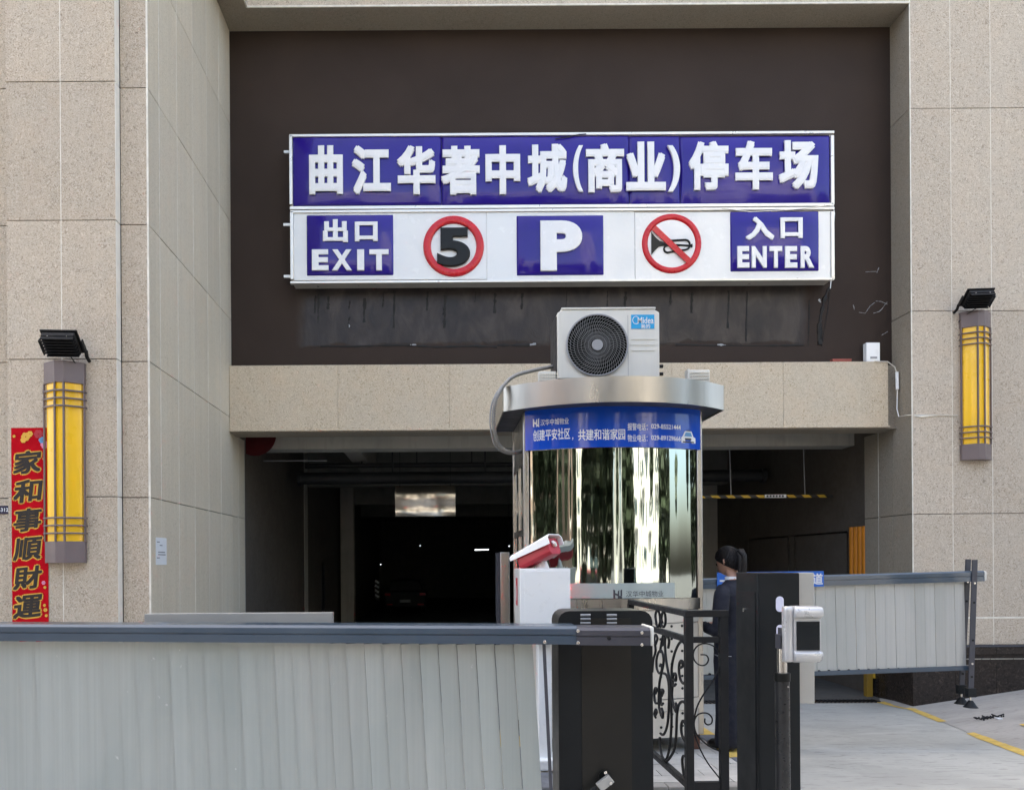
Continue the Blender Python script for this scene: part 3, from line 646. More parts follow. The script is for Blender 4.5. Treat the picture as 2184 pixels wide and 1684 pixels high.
def ring(cx, cy, r0, r1, d0, d1, mat, nm):
    c = P(cx, cy, YS); k = YS/F; ro, ri = r1*k, r0*k; mb = MB(); n = 48; vs = []
    prof = [(ri, d0), (ri+.01, d1-.008), (ri+.025, d1), (ro-.025, d1), (ro-.01, d1-.008), (ro, d0)]
    for i in range(n):
        t = 2*math.pi*i/n; vs += [(c.x+r*math.cos(t), YS-d, c.z+r*math.sin(t)) for r, d in prof]
    m_ = len(prof); mb.add(vs, [(i*m_+j, ((i+1) % n)*m_+j, ((i+1) % n)*m_+j+1, i*m_+j+1) for i in range(n) for j in range(m_-1)]); return obj(nm, mb, mat, sg)
ring(967.4, 527, 48, 65, .02, .06, m_red_ac, 'red_ring'); ring(1431.4, 521, 50.5, 63.6, .02, .05, m_red_ac, 'red_ring')
obj('white_disc', MB().disc(P(1431.4, 521, YS-.02), (0, -1, 0), 51*YS/F, .012, 40), m_letter, sg)
def band_px(pts, w, d0, d1, mat, nm):             # flat bar between photo points
    mb = MB(); 
    for (x0, y0), (x1, y1) in zip(pts, pts[1:]):
        L = math.hypot(x1-x0, y1-y0); nx, ny = -(y1-y0)/L*w/2, (x1-x0)/L*w/2
        mb.prism([P(x, y, YS-d0) for x, y in ((x0+nx, y0+ny), (x1+nx, y1+ny), (x1-nx, y1-ny), (x0-nx, y0-ny))], (0, d0-d1, 0))
    return obj(nm, mb, mat, sg, smooth=0)
K = YS-.034
horn = [(1389, 495), (1396, 505), (1406, 514), (1418, 519), (1418, 524), (1406, 526), (1397, 534), (1389, 544)]
obj('horn_bell', MB().prism([P(x, y, K) for x, y in horn], (0, -.014, 0)), m_black_gl, sg, smooth=0)
pts = [(1416, 519)]+[(1462+9.5*math.cos(t), 522+10.5*math.sin(t)) for t in [R(a) for a in range(-90, 91, 30)]]+[(1424, 538.5)]+[(1424+8*math.cos(t), 531+8*math.sin(t)) for t in [R(a) for a in range(90, 271, 45)]]+[(1450, 523)]
pts[1] = (1462, 511.5); pts[0] = (1416, 514)
obj('horn_tube', MB().tube([P(x, y, K-.006) for x, y in pts], .016, 8), m_black_gl, sg)
obj('horn_tube', MB().tube([P(x, y, K-.006) for x, y in ((1410, 521), (1440, 522), (1475, 524))], .014, 8), m_black_gl, sg)
obj('mouthpiece', MB().tube([P(x, 524, K-.006) for x in (1468, 1476)], [.012, .03], 8), m_black_gl, sg)
band_px([(1394, 486), (1471, 559)], 12.5, .050, .062, m_red_ac, 'red_bar')
obj('stray_cable', MB().tube([P(x, y, YS-.05) for x, y in ((1770, 437), (1735, 442), (1690, 447), (1600, 452), (1557, 446), (1540, 444))], .006, 5), m_frame, sg)
obj('stray_cable', MB().tube([P(x, y, YS-.03) for x, y in ((1776, 437), (1780, 455), (1777, 500), (1775, 560), (1772, 604), (1771, 615))], .007, 5), m_frame, sg)
obj('stray_cable', MB().tube([P(x, y, YS-.05) for x, y in ((1185, 296), (1215, 292), (1235, 287), (1250, 286))], .007, 5), m_iron, sg)

# ------------------------------------------------------------------ lanterns, floodlights, banner, small wall things
def lantern(xc, yw, z0, z1, lab):
    t = thing('wall_lantern', (xc, yw, z0), lab, 'wall lantern', 'yellow wall lanterns on the granite')
    out = [(-.225, 0), (-.225, -.05), (-.05, -.16), (.05, -.16), (.225, -.05), (.225, 0)]
    inn = [(-.195, 0), (-.195, -.045), (-.045, -.145), (.045, -.145), (.195, -.045), (.195, 0)]
    h = z1-z0; cap = h*.107
    def pr(pts, a, b): return MB().prism([(xc+x, yw+y, a) for x, y in pts], (0, 0, b-a))
    obj('cap', pr(out, z1-cap, z1), m_lampmetal, t, bevel=.004); obj('cap', pr(out, z0, z0+cap), m_lampmetal, t, bevel=.004)
    obj('shade', pr(inn, z0+cap, z1-cap), m_yellow, t)
    for i in range(4):
        p = [out[1], out[2], out[3], out[4]][i]
        obj('vertical_bar', MB().box(xc+p[0]-.008, xc+p[0]+.008, yw+p[1]-.004, yw+p[1]+.018, z0+cap, z1-cap), m_lampmetal, t)
    for zz in [z0+cap+d for d in (.09, .175, .26)]+[z1-cap-d for d in (.09, .175, .26)]:
        obj('crossbar', MB().tube([(xc+x*1.02, yw+y-.006, zz) for x, y in out], .011, 6), m_lampmetal, t)
    return t
a, b = P(97, 985, YB), P(187, 985, YB); zl0 = P(142, 1196, YB).z; zl1 = P(142, 776, YB).z
lantern((a.x+b.x)/2, YB, zl0-.02, zl1, 'tall yellow wall lantern beside the red couplet banner, left pier')
a, b = P(2043.6, 800, YR), P(2111, 800, YR)
lantern((a.x+b.x)/2, YR, P(2077, 982, YR).z, P(2077, 668, YR).z, 'tall yellow wall lantern on the right wall beyond the wide opening')
def floodlight(xc, zc, yw, flip, lab):
    t = thing('floodlight', (xc, yw, zc), lab, 'floodlight', 'black floodlights above the lanterns')
    Mx = Matrix.Rotation(R(4*flip), 3, 'Z') @ Matrix.Rotation(R(50), 3, 'X')
    c = Vector((xc, yw-.26, zc))
    def rb(dx, dy, dz, sx, sy, sz): return MB().cbox(c+Mx @ Vector((dx, dy, dz)), sx, sy, sz, Mx)
    obj('housing', rb(0, 0, 0, .35, .07, .25), m_flood, t, bevel=.012); obj('lens_rim', rb(0, .045, 0, .39, .02, .285), m_flood, t, bevel=.005)
    for k in range(7): obj('cooling_fin', rb(0, -.055, -.11+k*.036, .34, .045, .012), m_flood, t)
    for s in (-1, 1): obj('bracket_arm', rb(s*.225, .01, -.05, .012, .05, .18), m_flood, t)
    obj('wall_bracket', MB().tube([c+Mx @ Vector((flip*.225, .02, -.1)), Vector((xc+flip*.2, yw-.1, zc-.1)), Vector((xc+flip*.18, yw-.002, zc-.12))], .02, 8), m_flood, t)
    obj('cable', MB().tube([c+Mx @ Vector((.05, -.02, -.13)), Vector((xc+flip*.08, yw-.05, zc-.2)), Vector((xc+flip*.12, yw-.012, zc-.27))], .006, 6), m_iron, t)
    for s in (-1, 1): obj('screw', MB().disc(c+Mx @ Vector((s*.1, -.035, .115)), Mx @ Vector((0, -1, 0)), .009, .006, 8), m_bolt, t)
p = P(131, 733, YB-.26); floodlight(p.x, p.z, YB, 1, 'black floodlight tilted above the left lantern')
p = P(2086, 637, YR-.26); floodlight(p.x, p.z, YR, -1, 'black floodlight tilted above the right lantern')
bn = thing('couplet_banner', P(64, 1320, YB), 'red paper couplet banner with black and gold calligraphy hanging on the left pier', 'banner')
fb = flat_fn(25.5, 912, 103, 1420, YB-.004)
obj('paper', sheet(fb, .002), m_redpaper, bn, smooth=0)
for i, ch in enumerate('家和事順財運'):
    yy = 962+i*61.5; f0 = flat_fn(26.5, yy-4, 91.5+(i % 2), yy+50.5, YB-.0065); 
    def skew(f, w0): return lambda u, v, w: (f(u, v, 0)[0]+.03*(v-.5), f(u, v, 0)[1]-w0-w, f(u, v, 0)[2]+.03*(u-.5))
    obj('gold_outline', letters(ch, skew(f0, 0), .085, d=.0012), m_gold, bn, smooth=0)
    f1 = flat_fn(29.5, yy-1.5, 88.5+(i % 2), yy+47.5, YB-.0095)
    obj('black_character', letters(ch, skew(f1, .001), .04, d=.0012), m_ink, bn, smooth=0)
def flower(x, y, r, mat, petals=6):
    c = P(x, y, YB-.010); mb = MB(); k = r*YB/F
    for j in range(petals):
        t = 2*math.pi*j/petals; mb.disc(c+Vector((.6*k*math.cos(t), -.0005*j, .6*k*math.sin(t))), (0, -1, 0), k*.5, .001, 8)
    obj('printed_flower', mb, mat, bn, smooth=0)
for x, y, r, mt in ((55, 931, 9, m_gold), (64, 925, 6, m_gold), (50, 938, 6, m_gold), (82, 925, 9, m_redcam), (90, 938, 7, m_lblue), (95, 948, 8, m_pink), (30, 930, 3, m_gold), (93, 1242, 4, m_pink), (96, 1252, 3, m_gold), (97, 1300, 4, m_gold), (95, 1290, 3, m_gold), (99, 1312, 3, m_gold), (94, 978, 3, m_gold)): flower(x, y, r, mt)
pq = thing('room_plaque', P(10, 1087, YC), 'small dark purple room number plaque at the far left edge', 'plaque')
f = flat_fn(-14, 1078, 23, 1095.5, YC-.004); obj('plate', sheet(f, .006), m_seam, pq)
obj('lettering', letters('1F-312', flat_fn(-9, 1083, 20, 1091, YC-.011), .02), m_print, pq, smooth=0)
nt_ = thing('paper_notice', PX(343, 1200, XL), 'white printed paper notice taped to the granite reveal', 'notice')
a, b = PX(331.5, 1170, XL), PX(354.5, 1170, XL); z0, z1 = 1.5, 1.5+(59-0)*a.y/F
def nf(u, v, w): return (XL+.003+w, a.y+(b.y-a.y)*u, 1.5+(1-v)*0+(v*(z1-z0)))
obj('paper', MB().box(XL+.003, XL+.005, a.y, b.y, 1.50, z1), m_paper, nt_)
for k, (u0, u1, v) in enumerate(((.35, .6, .7), (.1, .35, .82), (.2, .85, .45), (.2, .9, .36), (.1, .35, .24))):
    obj('printed_line', MB().box(XL+.0052, XL+.0058, a.y+(b.y-a.y)*u0, a.y+(b.y-a.y)*u1, 1.5+(z1-1.5)*v, 1.5+(z1-1.5)*(v+.03)), m_kerb_k, nt_)
# things on the beam ledge
wb = thing('router_box', P(1862, 770, 11.69), 'small white electronic box standing on the beam at its right end', 'box')
f = flat_fn(1848, 730, 1877, 769, 11.64); p0, p1 = f(0, 0, 0), f(1, 1, 0)
obj('casing', MB().box(p0[0], p1[0], 11.64, 11.74, 4.622, p1[2]), m_white_p, wb, bevel=.008)
obj('socket_row', MB().box(p0[0]+.06, p1[0]-.05, 11.634, 11.64, 4.67, 4.70), m_hub, wb)
cd = thing('white_cable', P(1900, 780, 11.6), 'white cable running down the beam end from the small box to the wall', 'cable')
obj('wire', MB().tube([P(x, y, Y) for x, y, Y in ((1865, 770, 11.60), (1893, 771, 11.60), (1908, 782, 11.57), (1913, 796, 11.57), (1914, 830, 11.57), (1913, 872, 11.57), (1917, 888, 11.5), (1935, 885, 11.30), (1960, 884, 11.27), (2000, 885, 11.27), (2043, 886, 11.27))], .008, 6), m_frame, cd)
obj('junction_sleeve', MB().tube([P(1913, 793, 11.56), P(1914, 830, 11.56)], .024, 8), m_white_p, cd)
obj('sealant_smear', MB().tube([P(1948, 887, 11.277), P(1965, 888, 11.275), P(2000, 886, 11.277)], [.008, .02, .006], 6), m_caulk, cd)
o = tag(obj('brick', MB().cbox(P(1793, 771, 11.69)+Vector((0, 0, .012)), .3, .09, .045), m_brick, bevel=.004), 'flat broken red brick lying on the beam ledge', 'brick')

# ------------------------------------------------------------------ traffic island
isl = thing('traffic_island', (1.5, 6.2, -.3), 'raised paved island with yellow and black painted kerb under the booth', 'traffic island')
isl.pop('category'); isl.pop('label'); isl['kind'] = 'structure'; isl.name = 'traffic_island'
X0, X1, Y0, Y1 = .62, 2.38, 4.94, 8.4
obj('bed', MB().box(X0+.02, X1-.02, Y0+.02, Y1-.02, -.5, -.045), m_kerb_c, isl)
y = Y0; k = 0
while y < Y1-.3:
    for x, nm in ((X0, 0), (X1-.17, 1)):
        L = .37
        obj('kerb_stone', MB().box(x, x+.17, y+.003, y+L-.003, -.5, 0), (m_kerb_y, m_kerb_k)[(k+nm+1) % 2], isl, bevel=.012)
    y += .37; k += 1
x = X0+.172; k = 0
while x < X1-.3:
    obj('kerb_stone', MB().box(x+.003, min(x+.36, X1-.173), Y0, Y0+.1, -.5, -.002), m_kerb_c, isl, bevel=.01); x += .36
r = 0; y = Y0+.104
while y < 6.9:
    x = X0+.175-(.15 if r % 2 else 0)
    while x < X1-.175:
        x1 = min(x+.297, X1-.175); x0 = max(x, X0+.175)
        if x1-x0 > .03:
            j = random.uniform(-.003, .001); obj('paver', MB().box(x0+.0015, x1-.0015, y+.0015, y+.1465, -.05, j), m_paver, isl, bevel=.004)
        x += .3
    y += .148; r += 1

# ------------------------------------------------------------------ guard booth
bt = thing('guard_booth', (1.372, 6.2, 0), 'round-fronted guard booth with mirrored glass and a blue banner band', 'booth')
BX, BH, BY, RB = 1.372, .69, 5.72, 1.485
t0 = math.asin(BH/RB)
def arc(R_, yc, half, n=28, t_=None):
    tm = t_ or math.asin(half/R_); return [(BX+R_*math.sin(-tm+2*tm*i/n), yc-R_*math.cos(-tm+2*tm*i/n)) for i in range(n+1)]
YCN = BY+RB
def curved(R_, yc, half, z0, z1, th, n=28, back=None):
    a = arc(R_, yc, half, n); b = arc(R_-th, yc, half-th*math.sin(math.asin(half/R_)), n); mb = MB(); k = n+1
    vs = [(x, y, z0) for x, y in a]+[(x, y, z1) for x, y in a]+[(x, y, z0) for x, y in b]+[(x, y, z1) for x, y in b]
    fs = []
    for i in range(n): fs += [(i, i+1, k+i+1, k+i), (2*k+i, 3*k+i, 3*k+i+1, 2*k+i+1), (k+i, k+i+1, 3*k+i+1, 3*k+i), (i, 2*k+i, 2*k+i+1, i+1)]
    fs += [(0, k, 3*k, 2*k), (n, 2*k+n, 3*k+n, k+n)]; return mb.add(vs, fs)
obj('curved_window', curved(RB, YCN, BH-.035, 1.215, 2.40, .012, 40), m_mirror, bt, smooth=60)
obj('banner_band', curved(RB+.02, YCN, BH+.006, 2.385, 2.70, .018, 40), m_blueband, bt, smooth=60)
obj('sill_rail', curved(RB+.012, YCN, BH+.004, 1.125, 1.212, .05), m_steel, bt, smooth=60)
zb = [.127, .335, .60, .87, 1.122]
for a, b in ((.127, .33), (.333, .425), (.428, 1.02), (1.023, 1.122)):
    obj('base_panel', curved(RB+(.0 if b-a > .15 else .006), YCN, BH, a, b-.003, .03), m_cream_steel, bt, smooth=60)
for k in range(14):                               # rows of dark bolt holes in the base cladding
    for j in range(9):
        t = -t0+.06+(2*t0-.12)*k/13; zz = .21+j*.098
        if not (.33 < zz < .43):
            c = Vector((BX+(RB+.0005)*math.sin(t), YCN-(RB+.0005)*math.cos(t), zz)); n = Vector((math.sin(t), -math.cos(t), 0))
            obj('bolt_hole', MB().disc(c, n, .0105, .004, 10), m_black, bt)
for s in (-1, 1):
    x = BX+s*BH; yj = YCN-math.sqrt(RB**2-BH**2)
    obj('corner_post', MB().box(x-.022, x+.022, yj-.015, yj+.05, .127, 2.69), m_steel, bt, bevel=.006)
    obj('side_wall_lower', MB().box(x-.012, x+.012, yj+.05, 6.72, .127, 1.2), m_cream_steel, bt)
    obj('back_post', MB().box(x-.02, x+.02, 6.72, 6.77, .127, 2.69), m_steel, bt, bevel=.004)
    obj('side_window', MB().box(x-.004, x+.004, yj+.09, 6.70, 1.25, 2.3), m_glass, bt)
    for z in (1.2, 1.72, 2.3): obj('side_rail', MB().box(x-.016, x+.016, yj+.05, 6.72, z, z+.05), m_steel, bt)
    obj('side_wall_upper', MB().box(x-.012, x+.012, yj+.05, 6.72, 2.35, 2.69), m_steel, bt)
    obj('side_mullion', MB().box(x-.016, x+.016, 6.3, 6.34, 1.25, 2.3), m_steel, bt)
    obj('foot', MB().box(x-.09*(s > 0)-.0, x+.09*(s < 0), yj+.02, yj+.12, 0, .127), m_rust, bt); obj('foot', MB().box(x-.09*(s > 0), x+.09*(s < 0), 6.6, 6.7, 0, .127), m_rust, bt)
obj('back_wall', MB().box(BX-BH, BX+BH, 6.75, 6.78, .127, 2.69), m_cream_steel, bt)
obj('floor_tray', MB().box(BX-BH+.02, BX+BH-.02, 5.95, 6.74, .13, .17), m_black, bt)
# roof
RR, RH = 1.30, .868
yfr = 5.50; YRc = yfr+RR
ys_ = YRc-math.sqrt(RR**2-RH**2)
obj('roof_fascia', curved(RR, YRc, RH, 2.69, 2.882, .012, 40), m_steel_roof, bt, smooth=60)
for s in (-1, 1): obj('roof_side', MB().box(BX+s*RH-.006, BX+s*RH+.006, ys_, 6.80, 2.69, 2.882), m_steel_roof, bt)
top = arc(RR-.012, YRc, RH-.008, 24)+[(BX+RH-.006, 6.8), (BX-RH+.006, 6.8)]
obj('roof_top', MB().prism([(x, y, 2.868) for x, y in top], (0, 0, .012)), m_steel, bt)
obj('roof_soffit', MB().prism([(x, y, 2.70) for x, y in top], (0, 0, .01)), m_plate, bt)
obj('frosted_strip', curved(RB+.003, YCN, .46, 1.218, 1.335, .002), m_frost, bt, smooth=60)
def cyl_fn(x0, y0, x1, y1, R_):                   # photo box wrapped onto the booth front
    def hit(px, py):
        d = P(px, py, 1)-Vector((0, 0, 1.5)); A = d.x**2+d.y**2; B = -2*(BX*d.x+YCN*d.y); Cc = BX**2+YCN**2-R_**2
        t = (-B-math.sqrt(max(0, B*B-4*A*Cc)))/(2*A); return math.atan2(d.x*t-BX, YCN-d.y*t), 1.5+d.z*t
    ym = (y0+y1)/2; xm = (x0+x1)/2; ta, tb = hit(x0, ym)[0], hit(x1, ym)[0]; za, zb_ = hit(xm, y1)[1], hit(xm, y0)[1]
    return lambda u, v, w: (BX+(R_+w)*math.sin(ta+(tb-ta)*u), YCN-(R_+w)*math.cos(ta+(tb-ta)*u), za+(zb_-za)*v)
RBp = RB+.0206
for s, bx, of in (('汉华中城物业', (1152.7, 892, 1213, 905.5), .01), ('创建平安社区', (1136.8, 914, 1216, 938), .018), ('，', (1220, 932, 1223, 938), .02), ('共建和谐家园', (1233, 914, 1333.4, 938), .018), ('报警电话：', (1338.5, 902, 1381, 917.5), .014), ('029-85521444', (1389, 904.5, 1451.8, 915), .02), ('物业电话：', (1338.5, 926, 1381, 941.5), .014), ('029-89129666', (1389, 928.5, 1451.8, 939), .02)):
    obj('banner_lettering', letters(s, cyl_fn(*bx, RBp), of, d=.0006), m_print, bt, smooth=0)
obj('film_lettering', letters('汉华中城物业', cyl_fn(1335, 1259, 1415, 1272, RB+.0034), .0, d=.0006), m_plate, bt, smooth=0)
def logo(x0, y0, x1, y1, R_, mat):
    f = cyl_fn(x0, y0, x1, y1, R_); 
    for q in (((0, .1), (.22, 0), (.22, .9), (0, 1)), ((.22, .42), (.5, .3), (.5, .55), (.22, .62)), ((.5, 0), (.68, .12), (.68, .95), (.5, .8)), ((.68, .1), (1, .0), (1, .25), (.68, .35)), ((.8, .3), (1, .3), (1, 1), (.8, .9))):
        obj('emblem_stroke', MB().add([f(u, v, .0006) for u, v in q], [(0, 1, 2, 3)]), mat, bt, smooth=0)
logo(1136.5, 892, 1150, 911, RBp, m_print); logo(1308, 1256, 1327, 1277, RB+.0034, m_plate)
f = cyl_fn(1453, 918, 1483, 946, RBp)             # small printed patrol car
for q, mt in ((((0, .05), (1, .05), (1, .45), (.85, .55), (.72, .95), (.25, .95), (.08, .55), (0, .45)), m_print), (((.2, .55), (.76, .55), (.66, .85), (.3, .85)), m_lblue), (((.25, .28), (.7, .28), (.7, .42), (.25, .42)), m_tape_k), (((.1, .08), (.9, .08), (.9, .18), (.1, .18)), m_tape_k), (((.35, .95), (.62, .95), (.62, 1.03), (.35, 1.03)), m_tape_k)):
    e = .0006 if mt is m_print else .0009
    obj('printed_car', MB().add([f(u, v, e) for u, v in q], [tuple(range(len(q)))]), mt, bt, smooth=0)

# air conditioner on the roof
ac = thing('air_conditioner', (1.317, 5.9, 2.88), 'cream outdoor air conditioner unit on the booth roof', 'air conditioner')
ax0, ax1, ay0, ay1, az0, az1 = .920, 1.713, 5.75, 6.05, 2.925, 3.468
obj('casing', MB().prism([(ax0, ay0, az0), (ax0+.012, ay0, az0), (ax1, ay0, az0), (ax1, ay0, az1-.03), (ax1-.04, ay0, az1-.006), (ax0+.04, ay0, az1-.006), (ax0, ay0, az1-.03)], (0, ay1-ay0, 0)), m_ac, ac, bevel=.008)
obj('top_cover', MB().box(ax0+.03, ax1-.03, ay0-.008, ay1, az1-.006, az1+.008), m_ac, ac, bevel=.004)
obj('side_coil', MB().box(ax0-.012, ax0-.001, ay0+.03, ay1-.01, az0+.01, az1-.05), m_acside, ac)
for s in (.12, .62): obj('mount_foot', MB().box(ax0+s, ax0+s+.06, ay0-.01, ay1+.02, 2.881, az0), m_ac, ac)
fc = P(1273, 736.7, ay0); fr = 65*ay0/F
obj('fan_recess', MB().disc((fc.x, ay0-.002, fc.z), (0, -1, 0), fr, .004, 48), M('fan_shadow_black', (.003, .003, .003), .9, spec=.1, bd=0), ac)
for k in range(1, 8): 
    rr = .043+(fr-.043)*k/7
    obj('grille_ring', MB().tube([(fc.x+rr*math.cos(2*math.pi*i/48), ay0-.014-.008*(1-rr/fr), fc.z+rr*math.sin(2*math.pi*i/48)) for i in range(48)], .0014 if k < 7 else .007, 5, closed=True), m_grille if k < 7 else m_hub, ac)
mb = MB()
for k in range(60):
    t = 2*math.pi*k/60; q = []
    for j in range(7):
        rr = .05+(fr-.055)*j/6; tt = t-.45*(j/6)**1.5; q.append((fc.x+rr*math.cos(tt), ay0-.012, fc.z+rr*math.sin(tt)))
    mb.tube(q, .0015, 4)
o = obj('grille_vane', mb, m_grille, ac); o['kind'] = 'stuff'
for k in range(3):
    mb = MB(); t = 2*math.pi*k/3
    mb.add([(fc.x+r_*math.cos(t+d), ay0-.0065, fc.z+r_*math.sin(t+d)) for r_, d in ((.04, 0), (.1, -.25), (fr*.92, -.1), (fr*.92, .6), (.1, .8), (.04, .6))], [(0, 1, 2, 3, 4, 5)]); obj('fan_blade', mb, m_black, ac, smooth=0)
obj('fan_hub', MB().disc((fc.x, ay0-.008, fc.z), (0, -1, 0), .043, .016, 28), m_hub, ac)
obj('badge', sheet(flat_fn(1346, 671, 1395.6, 701, ay0-.001), .002), m_cyan, ac, bevel=0)
obj('badge_lettering', letters('Midea', flat_fn(1360, 676, 1394, 690, ay0-.0034), .012, d=.0006), m_print, ac, smooth=0)
obj('badge_lettering', letters('美的', flat_fn(1367, 691, 1386.5, 700, ay0-.0032), .02, d=.0006), m_print, ac, smooth=0)
c_ = P(1356.5, 682.5, ay0-.0038); obj('badge_swirl', MB().tube([c_+Vector((.026*math.cos(t), 0, .029*math.sin(t))) for t in [R(a) for a in range(60, 330, 18)]], .0025, 5), m_print, ac)
for yy, xa in ((723, 1347), (735, 1344), (747, 1347)): 
    obj('pressed_rib', sheet(flat_fn(xa, yy-1, 1397, yy+1, ay0-.001), .004), m_ac, ac)
obj('panel_seam', sheet(flat_fn(1339, 672, 1340, 803, ay0-.0005), .0012), m_hub, ac)
for z in (2.97, 3.03): obj('service_valve', MB().disc((ax1, ay0+.05, z), (1, 0, 0), .014, .04, 10), m_black_gl, ac)
hs = thing('drain_hose', P(1060, 900, 6.0), 'grey corrugated hose looping from the air conditioner down to the booth side', 'hose')
hp = [(1190, 780, 5.95), (1150, 787, 5.9), (1103, 799, 5.85), (1080, 815, 5.8), (1064, 838, 5.76), (1055, 862, 5.76), (1052, 896, 5.8), (1056, 925, 5.85), (1062, 945, 5.9), (1075, 959, 5.95), (1095, 965, 6.0), (1112, 962, 6.05), (1126, 955, 6.1)]
hv = [P(*q) for q in hp]
def smooth_path(pts, n=6):
    out = []
    for i in range(len(pts)-1):
        p0, p1, p2, p3 = pts[max(i-1, 0)], pts[i], pts[i+1], pts[min(i+2, len(pts)-1)]
        for k in range(n):
            t = k/n; out.append(.5*((2*p1)+(p2-p0)*t+(2*p0-5*p1+4*p2-p3)*t*t+(3*p1-p0-3*p2+p3)*t**3))
    out.append(pts[-1]); return out
sp_ = smooth_path([Vector(v) for v in hv], 12)
obj('hose_tube', MB().tube(sp_, [(.0175 if i % 2 else .0135) if i > 40 else .015 for i in range(len(sp_))], 8), m_hose, hs, smooth=60)
obj('hose_end_wrap', MB().tube([hv[-1]+Vector((0, 0, 0)), hv[-1]+Vector((.05, 0, .02))], .022, 8), m_cream_steel, hs)
obj('thin_cable', MB().tube(smooth_path([v+Vector((-.025, .01, -.01)) for v in hv[3:]], 4), .006, 6), m_hub, hs)
for (x0, x1, y0, y1), lab in (((1149, 1206, 791, 812), 'ribbed cream lamp lying on the left of the booth roof'), ((1469, 1514, 788, 810), 'ribbed cream lamp lying on the right of the booth roof')):
    yy = 5.78; p0, p1 = P(x0, y1, yy), P(x1, y0, yy); t = thing('ribbed_lamp', ((p0.x+p1.x)/2, yy, 2.88), lab, 'lamp', 'ribbed lamps on the booth roof')
    obj('housing', MB().box(p0.x, p1.x, yy, yy+.06, 2.883, p1.z), m_ac, t, bevel=.006)
    for r in range(4):
        for k in range(11):
            xx = p0.x+.012+(p1.x-p0.x-.024)*k/10; obj('rib', MB().cbox((xx, yy-.004, 2.90+r*(p1.z-2.91)/3.6), .010, .008, .010, Matrix.Rotation(R(45), 3, 'Y')), m_caulk, t)
    obj('end_plate', MB().box(p1.x-.004 if x0 < 1300 else p0.x-.01, p1.x+.01 if x0 < 1300 else p0.x+.004, yy-.012, yy+.065, 2.882, p1.z+.004), m_ac, t)

# ------------------------------------------------------------------ plate-reading camera post
lc = thing('camera_housing', (.74, 5.5, 0), 'white rounded control box on a post in front of the mirrored booth', 'control box')
lx0, lx1, ly0, ly1 = .560, .926, 5.28, 5.66; zt, zb_ = 1.5-13*5.28/F, 1.5-172*5.28/F
rr = .13; pf = [(lx1, zt), (lx0, zt), (lx0, zb_+rr+.1)]+[(lx0+rr*1.3-rr*1.3*math.cos(t), zb_+rr*1.2-rr*1.2*math.sin(t)) for t in [R(a) for a in range(10, 91, 16)]]+[(lx1, zb_)]
obj('casing', MB().prism([(x, ly0, z) for x, z in pf], (0, ly1-ly0, 0)), m_lgrey_p, lc, bevel=.01)
pf2 = [(x+(-.002 if x == lx0 else -.004 if x == lx1 else 0)+.004, z) for x, z in pf]
obj('front_cover', MB().prism([(lx0+.004+(x-lx0)*.98, ly0-.012, z-.002) for x, z in pf], (0, .011, 0)), m_white_p, lc, bevel=.004)
obj('front_panel', MB().prism([(lx0+.035+(x-lx0)*.87, ly0-.017, zb_+.02+(z-zb_)*.93) for x, z in pf], (0, .0045, 0)), m_white_p, lc, bevel=.002)
obj('side_strip', MB().box(lx0-.003, lx0+.001, ly0+.12, ly0+.22, zt-.27, zt-.07), m_redcam, lc, bevel=.001)
obj('strip_lettering', MB().box(lx0-.0045, lx0-.0035, ly0+.162, ly0+.178, zt-.235, zt-.125), m_print, lc)
obj('display', MB().box(lx0+.03, lx1-.03, ly1, ly1+.008, zb_+.1, zt-.02), m_screen, lc)
mb = letters('欢迎光临', lambda u, v, w: (lx1-.05-u*(lx1-lx0-.1), ly1+.009, zt-.14+.06*v), .01, d=.001); obj('led_lettering', mb, m_led, lc, smooth=0)
obj('post', MB().box(.70, .80, 5.36, 5.48, .08, zb_+.03), m_white_p, lc, bevel=.01)
obj('base_plate', MB().box(.65, .86, 5.30, 5.54, .0, .085), m_white_p, lc, bevel=.015)
cm = thing('surveillance_camera', P(1155, 1212, 5.4), 'crimson camera under a white hood on top of the white control box', 'camera')
RC, FC = P(1180, 1160, 5.28), P(1119, 1192, 5.48); ax = (FC-RC).normalized(); upv = Vector((0, 0, 1)); sd = ax.cross(upv).normalized(); uu = sd.cross(ax).normalized()
def cpt(a, s, u): return RC+ax*a+sd*s+uu*u
L = (FC-RC).length
oct_ = [(-.062, -.052), (-.045, -.074), (.045, -.074), (.062, -.052), (.062, .03), (.045, .048), (-.045, .048), (-.062, .03)]
obj('camera_body', MB().prism([cpt(.0, s, u) for s, u in oct_], ax*(L+.02)), m_redcam, cm, bevel=.003)
hd = [(-.082, -.008), (-.082, .045), (-.058, .066), (.058, .066), (.082, .045), (.082, -.008), (.076, -.008), (.076, .042), (.055, .060), (-.055, .060), (-.076, .042), (-.076, -.008)]
mb = MB(); A = [cpt(-.03, s, u) for s, u in hd]; B = [cpt(L+.07, s, u-.01 if u > 0 else u+.02) for s, u in hd]; mb.add(A+B, [(i, (i+1) % 12, 12+(i+1) % 12, 12+i) for i in range(12)]+[(0, 11, 10, 1), (1, 10, 9, 2), (2, 9, 8, 3), (3, 8, 7, 4), (4, 7, 6, 5)]+[(13, 22, 23, 12), (14, 21, 22, 13), (15, 20, 21, 14), (16, 19, 20, 15), (17, 18, 19, 16)]); obj('sun_hood', mb, m_lgrey_p if False else m_white_p, cm, smooth=25)
obj('cable_gland', MB().tube([cpt(-.004, -.01, .02), cpt(-.012, -.005, 0), cpt(-.010, .005, -.02)], [.012, .018, .014], 8), m_frame, cm)
obj('lens_window', MB().prism([cpt(L+.021, s*.7, u*.7) for s, u in oct_], ax*.003), m_screen, cm)
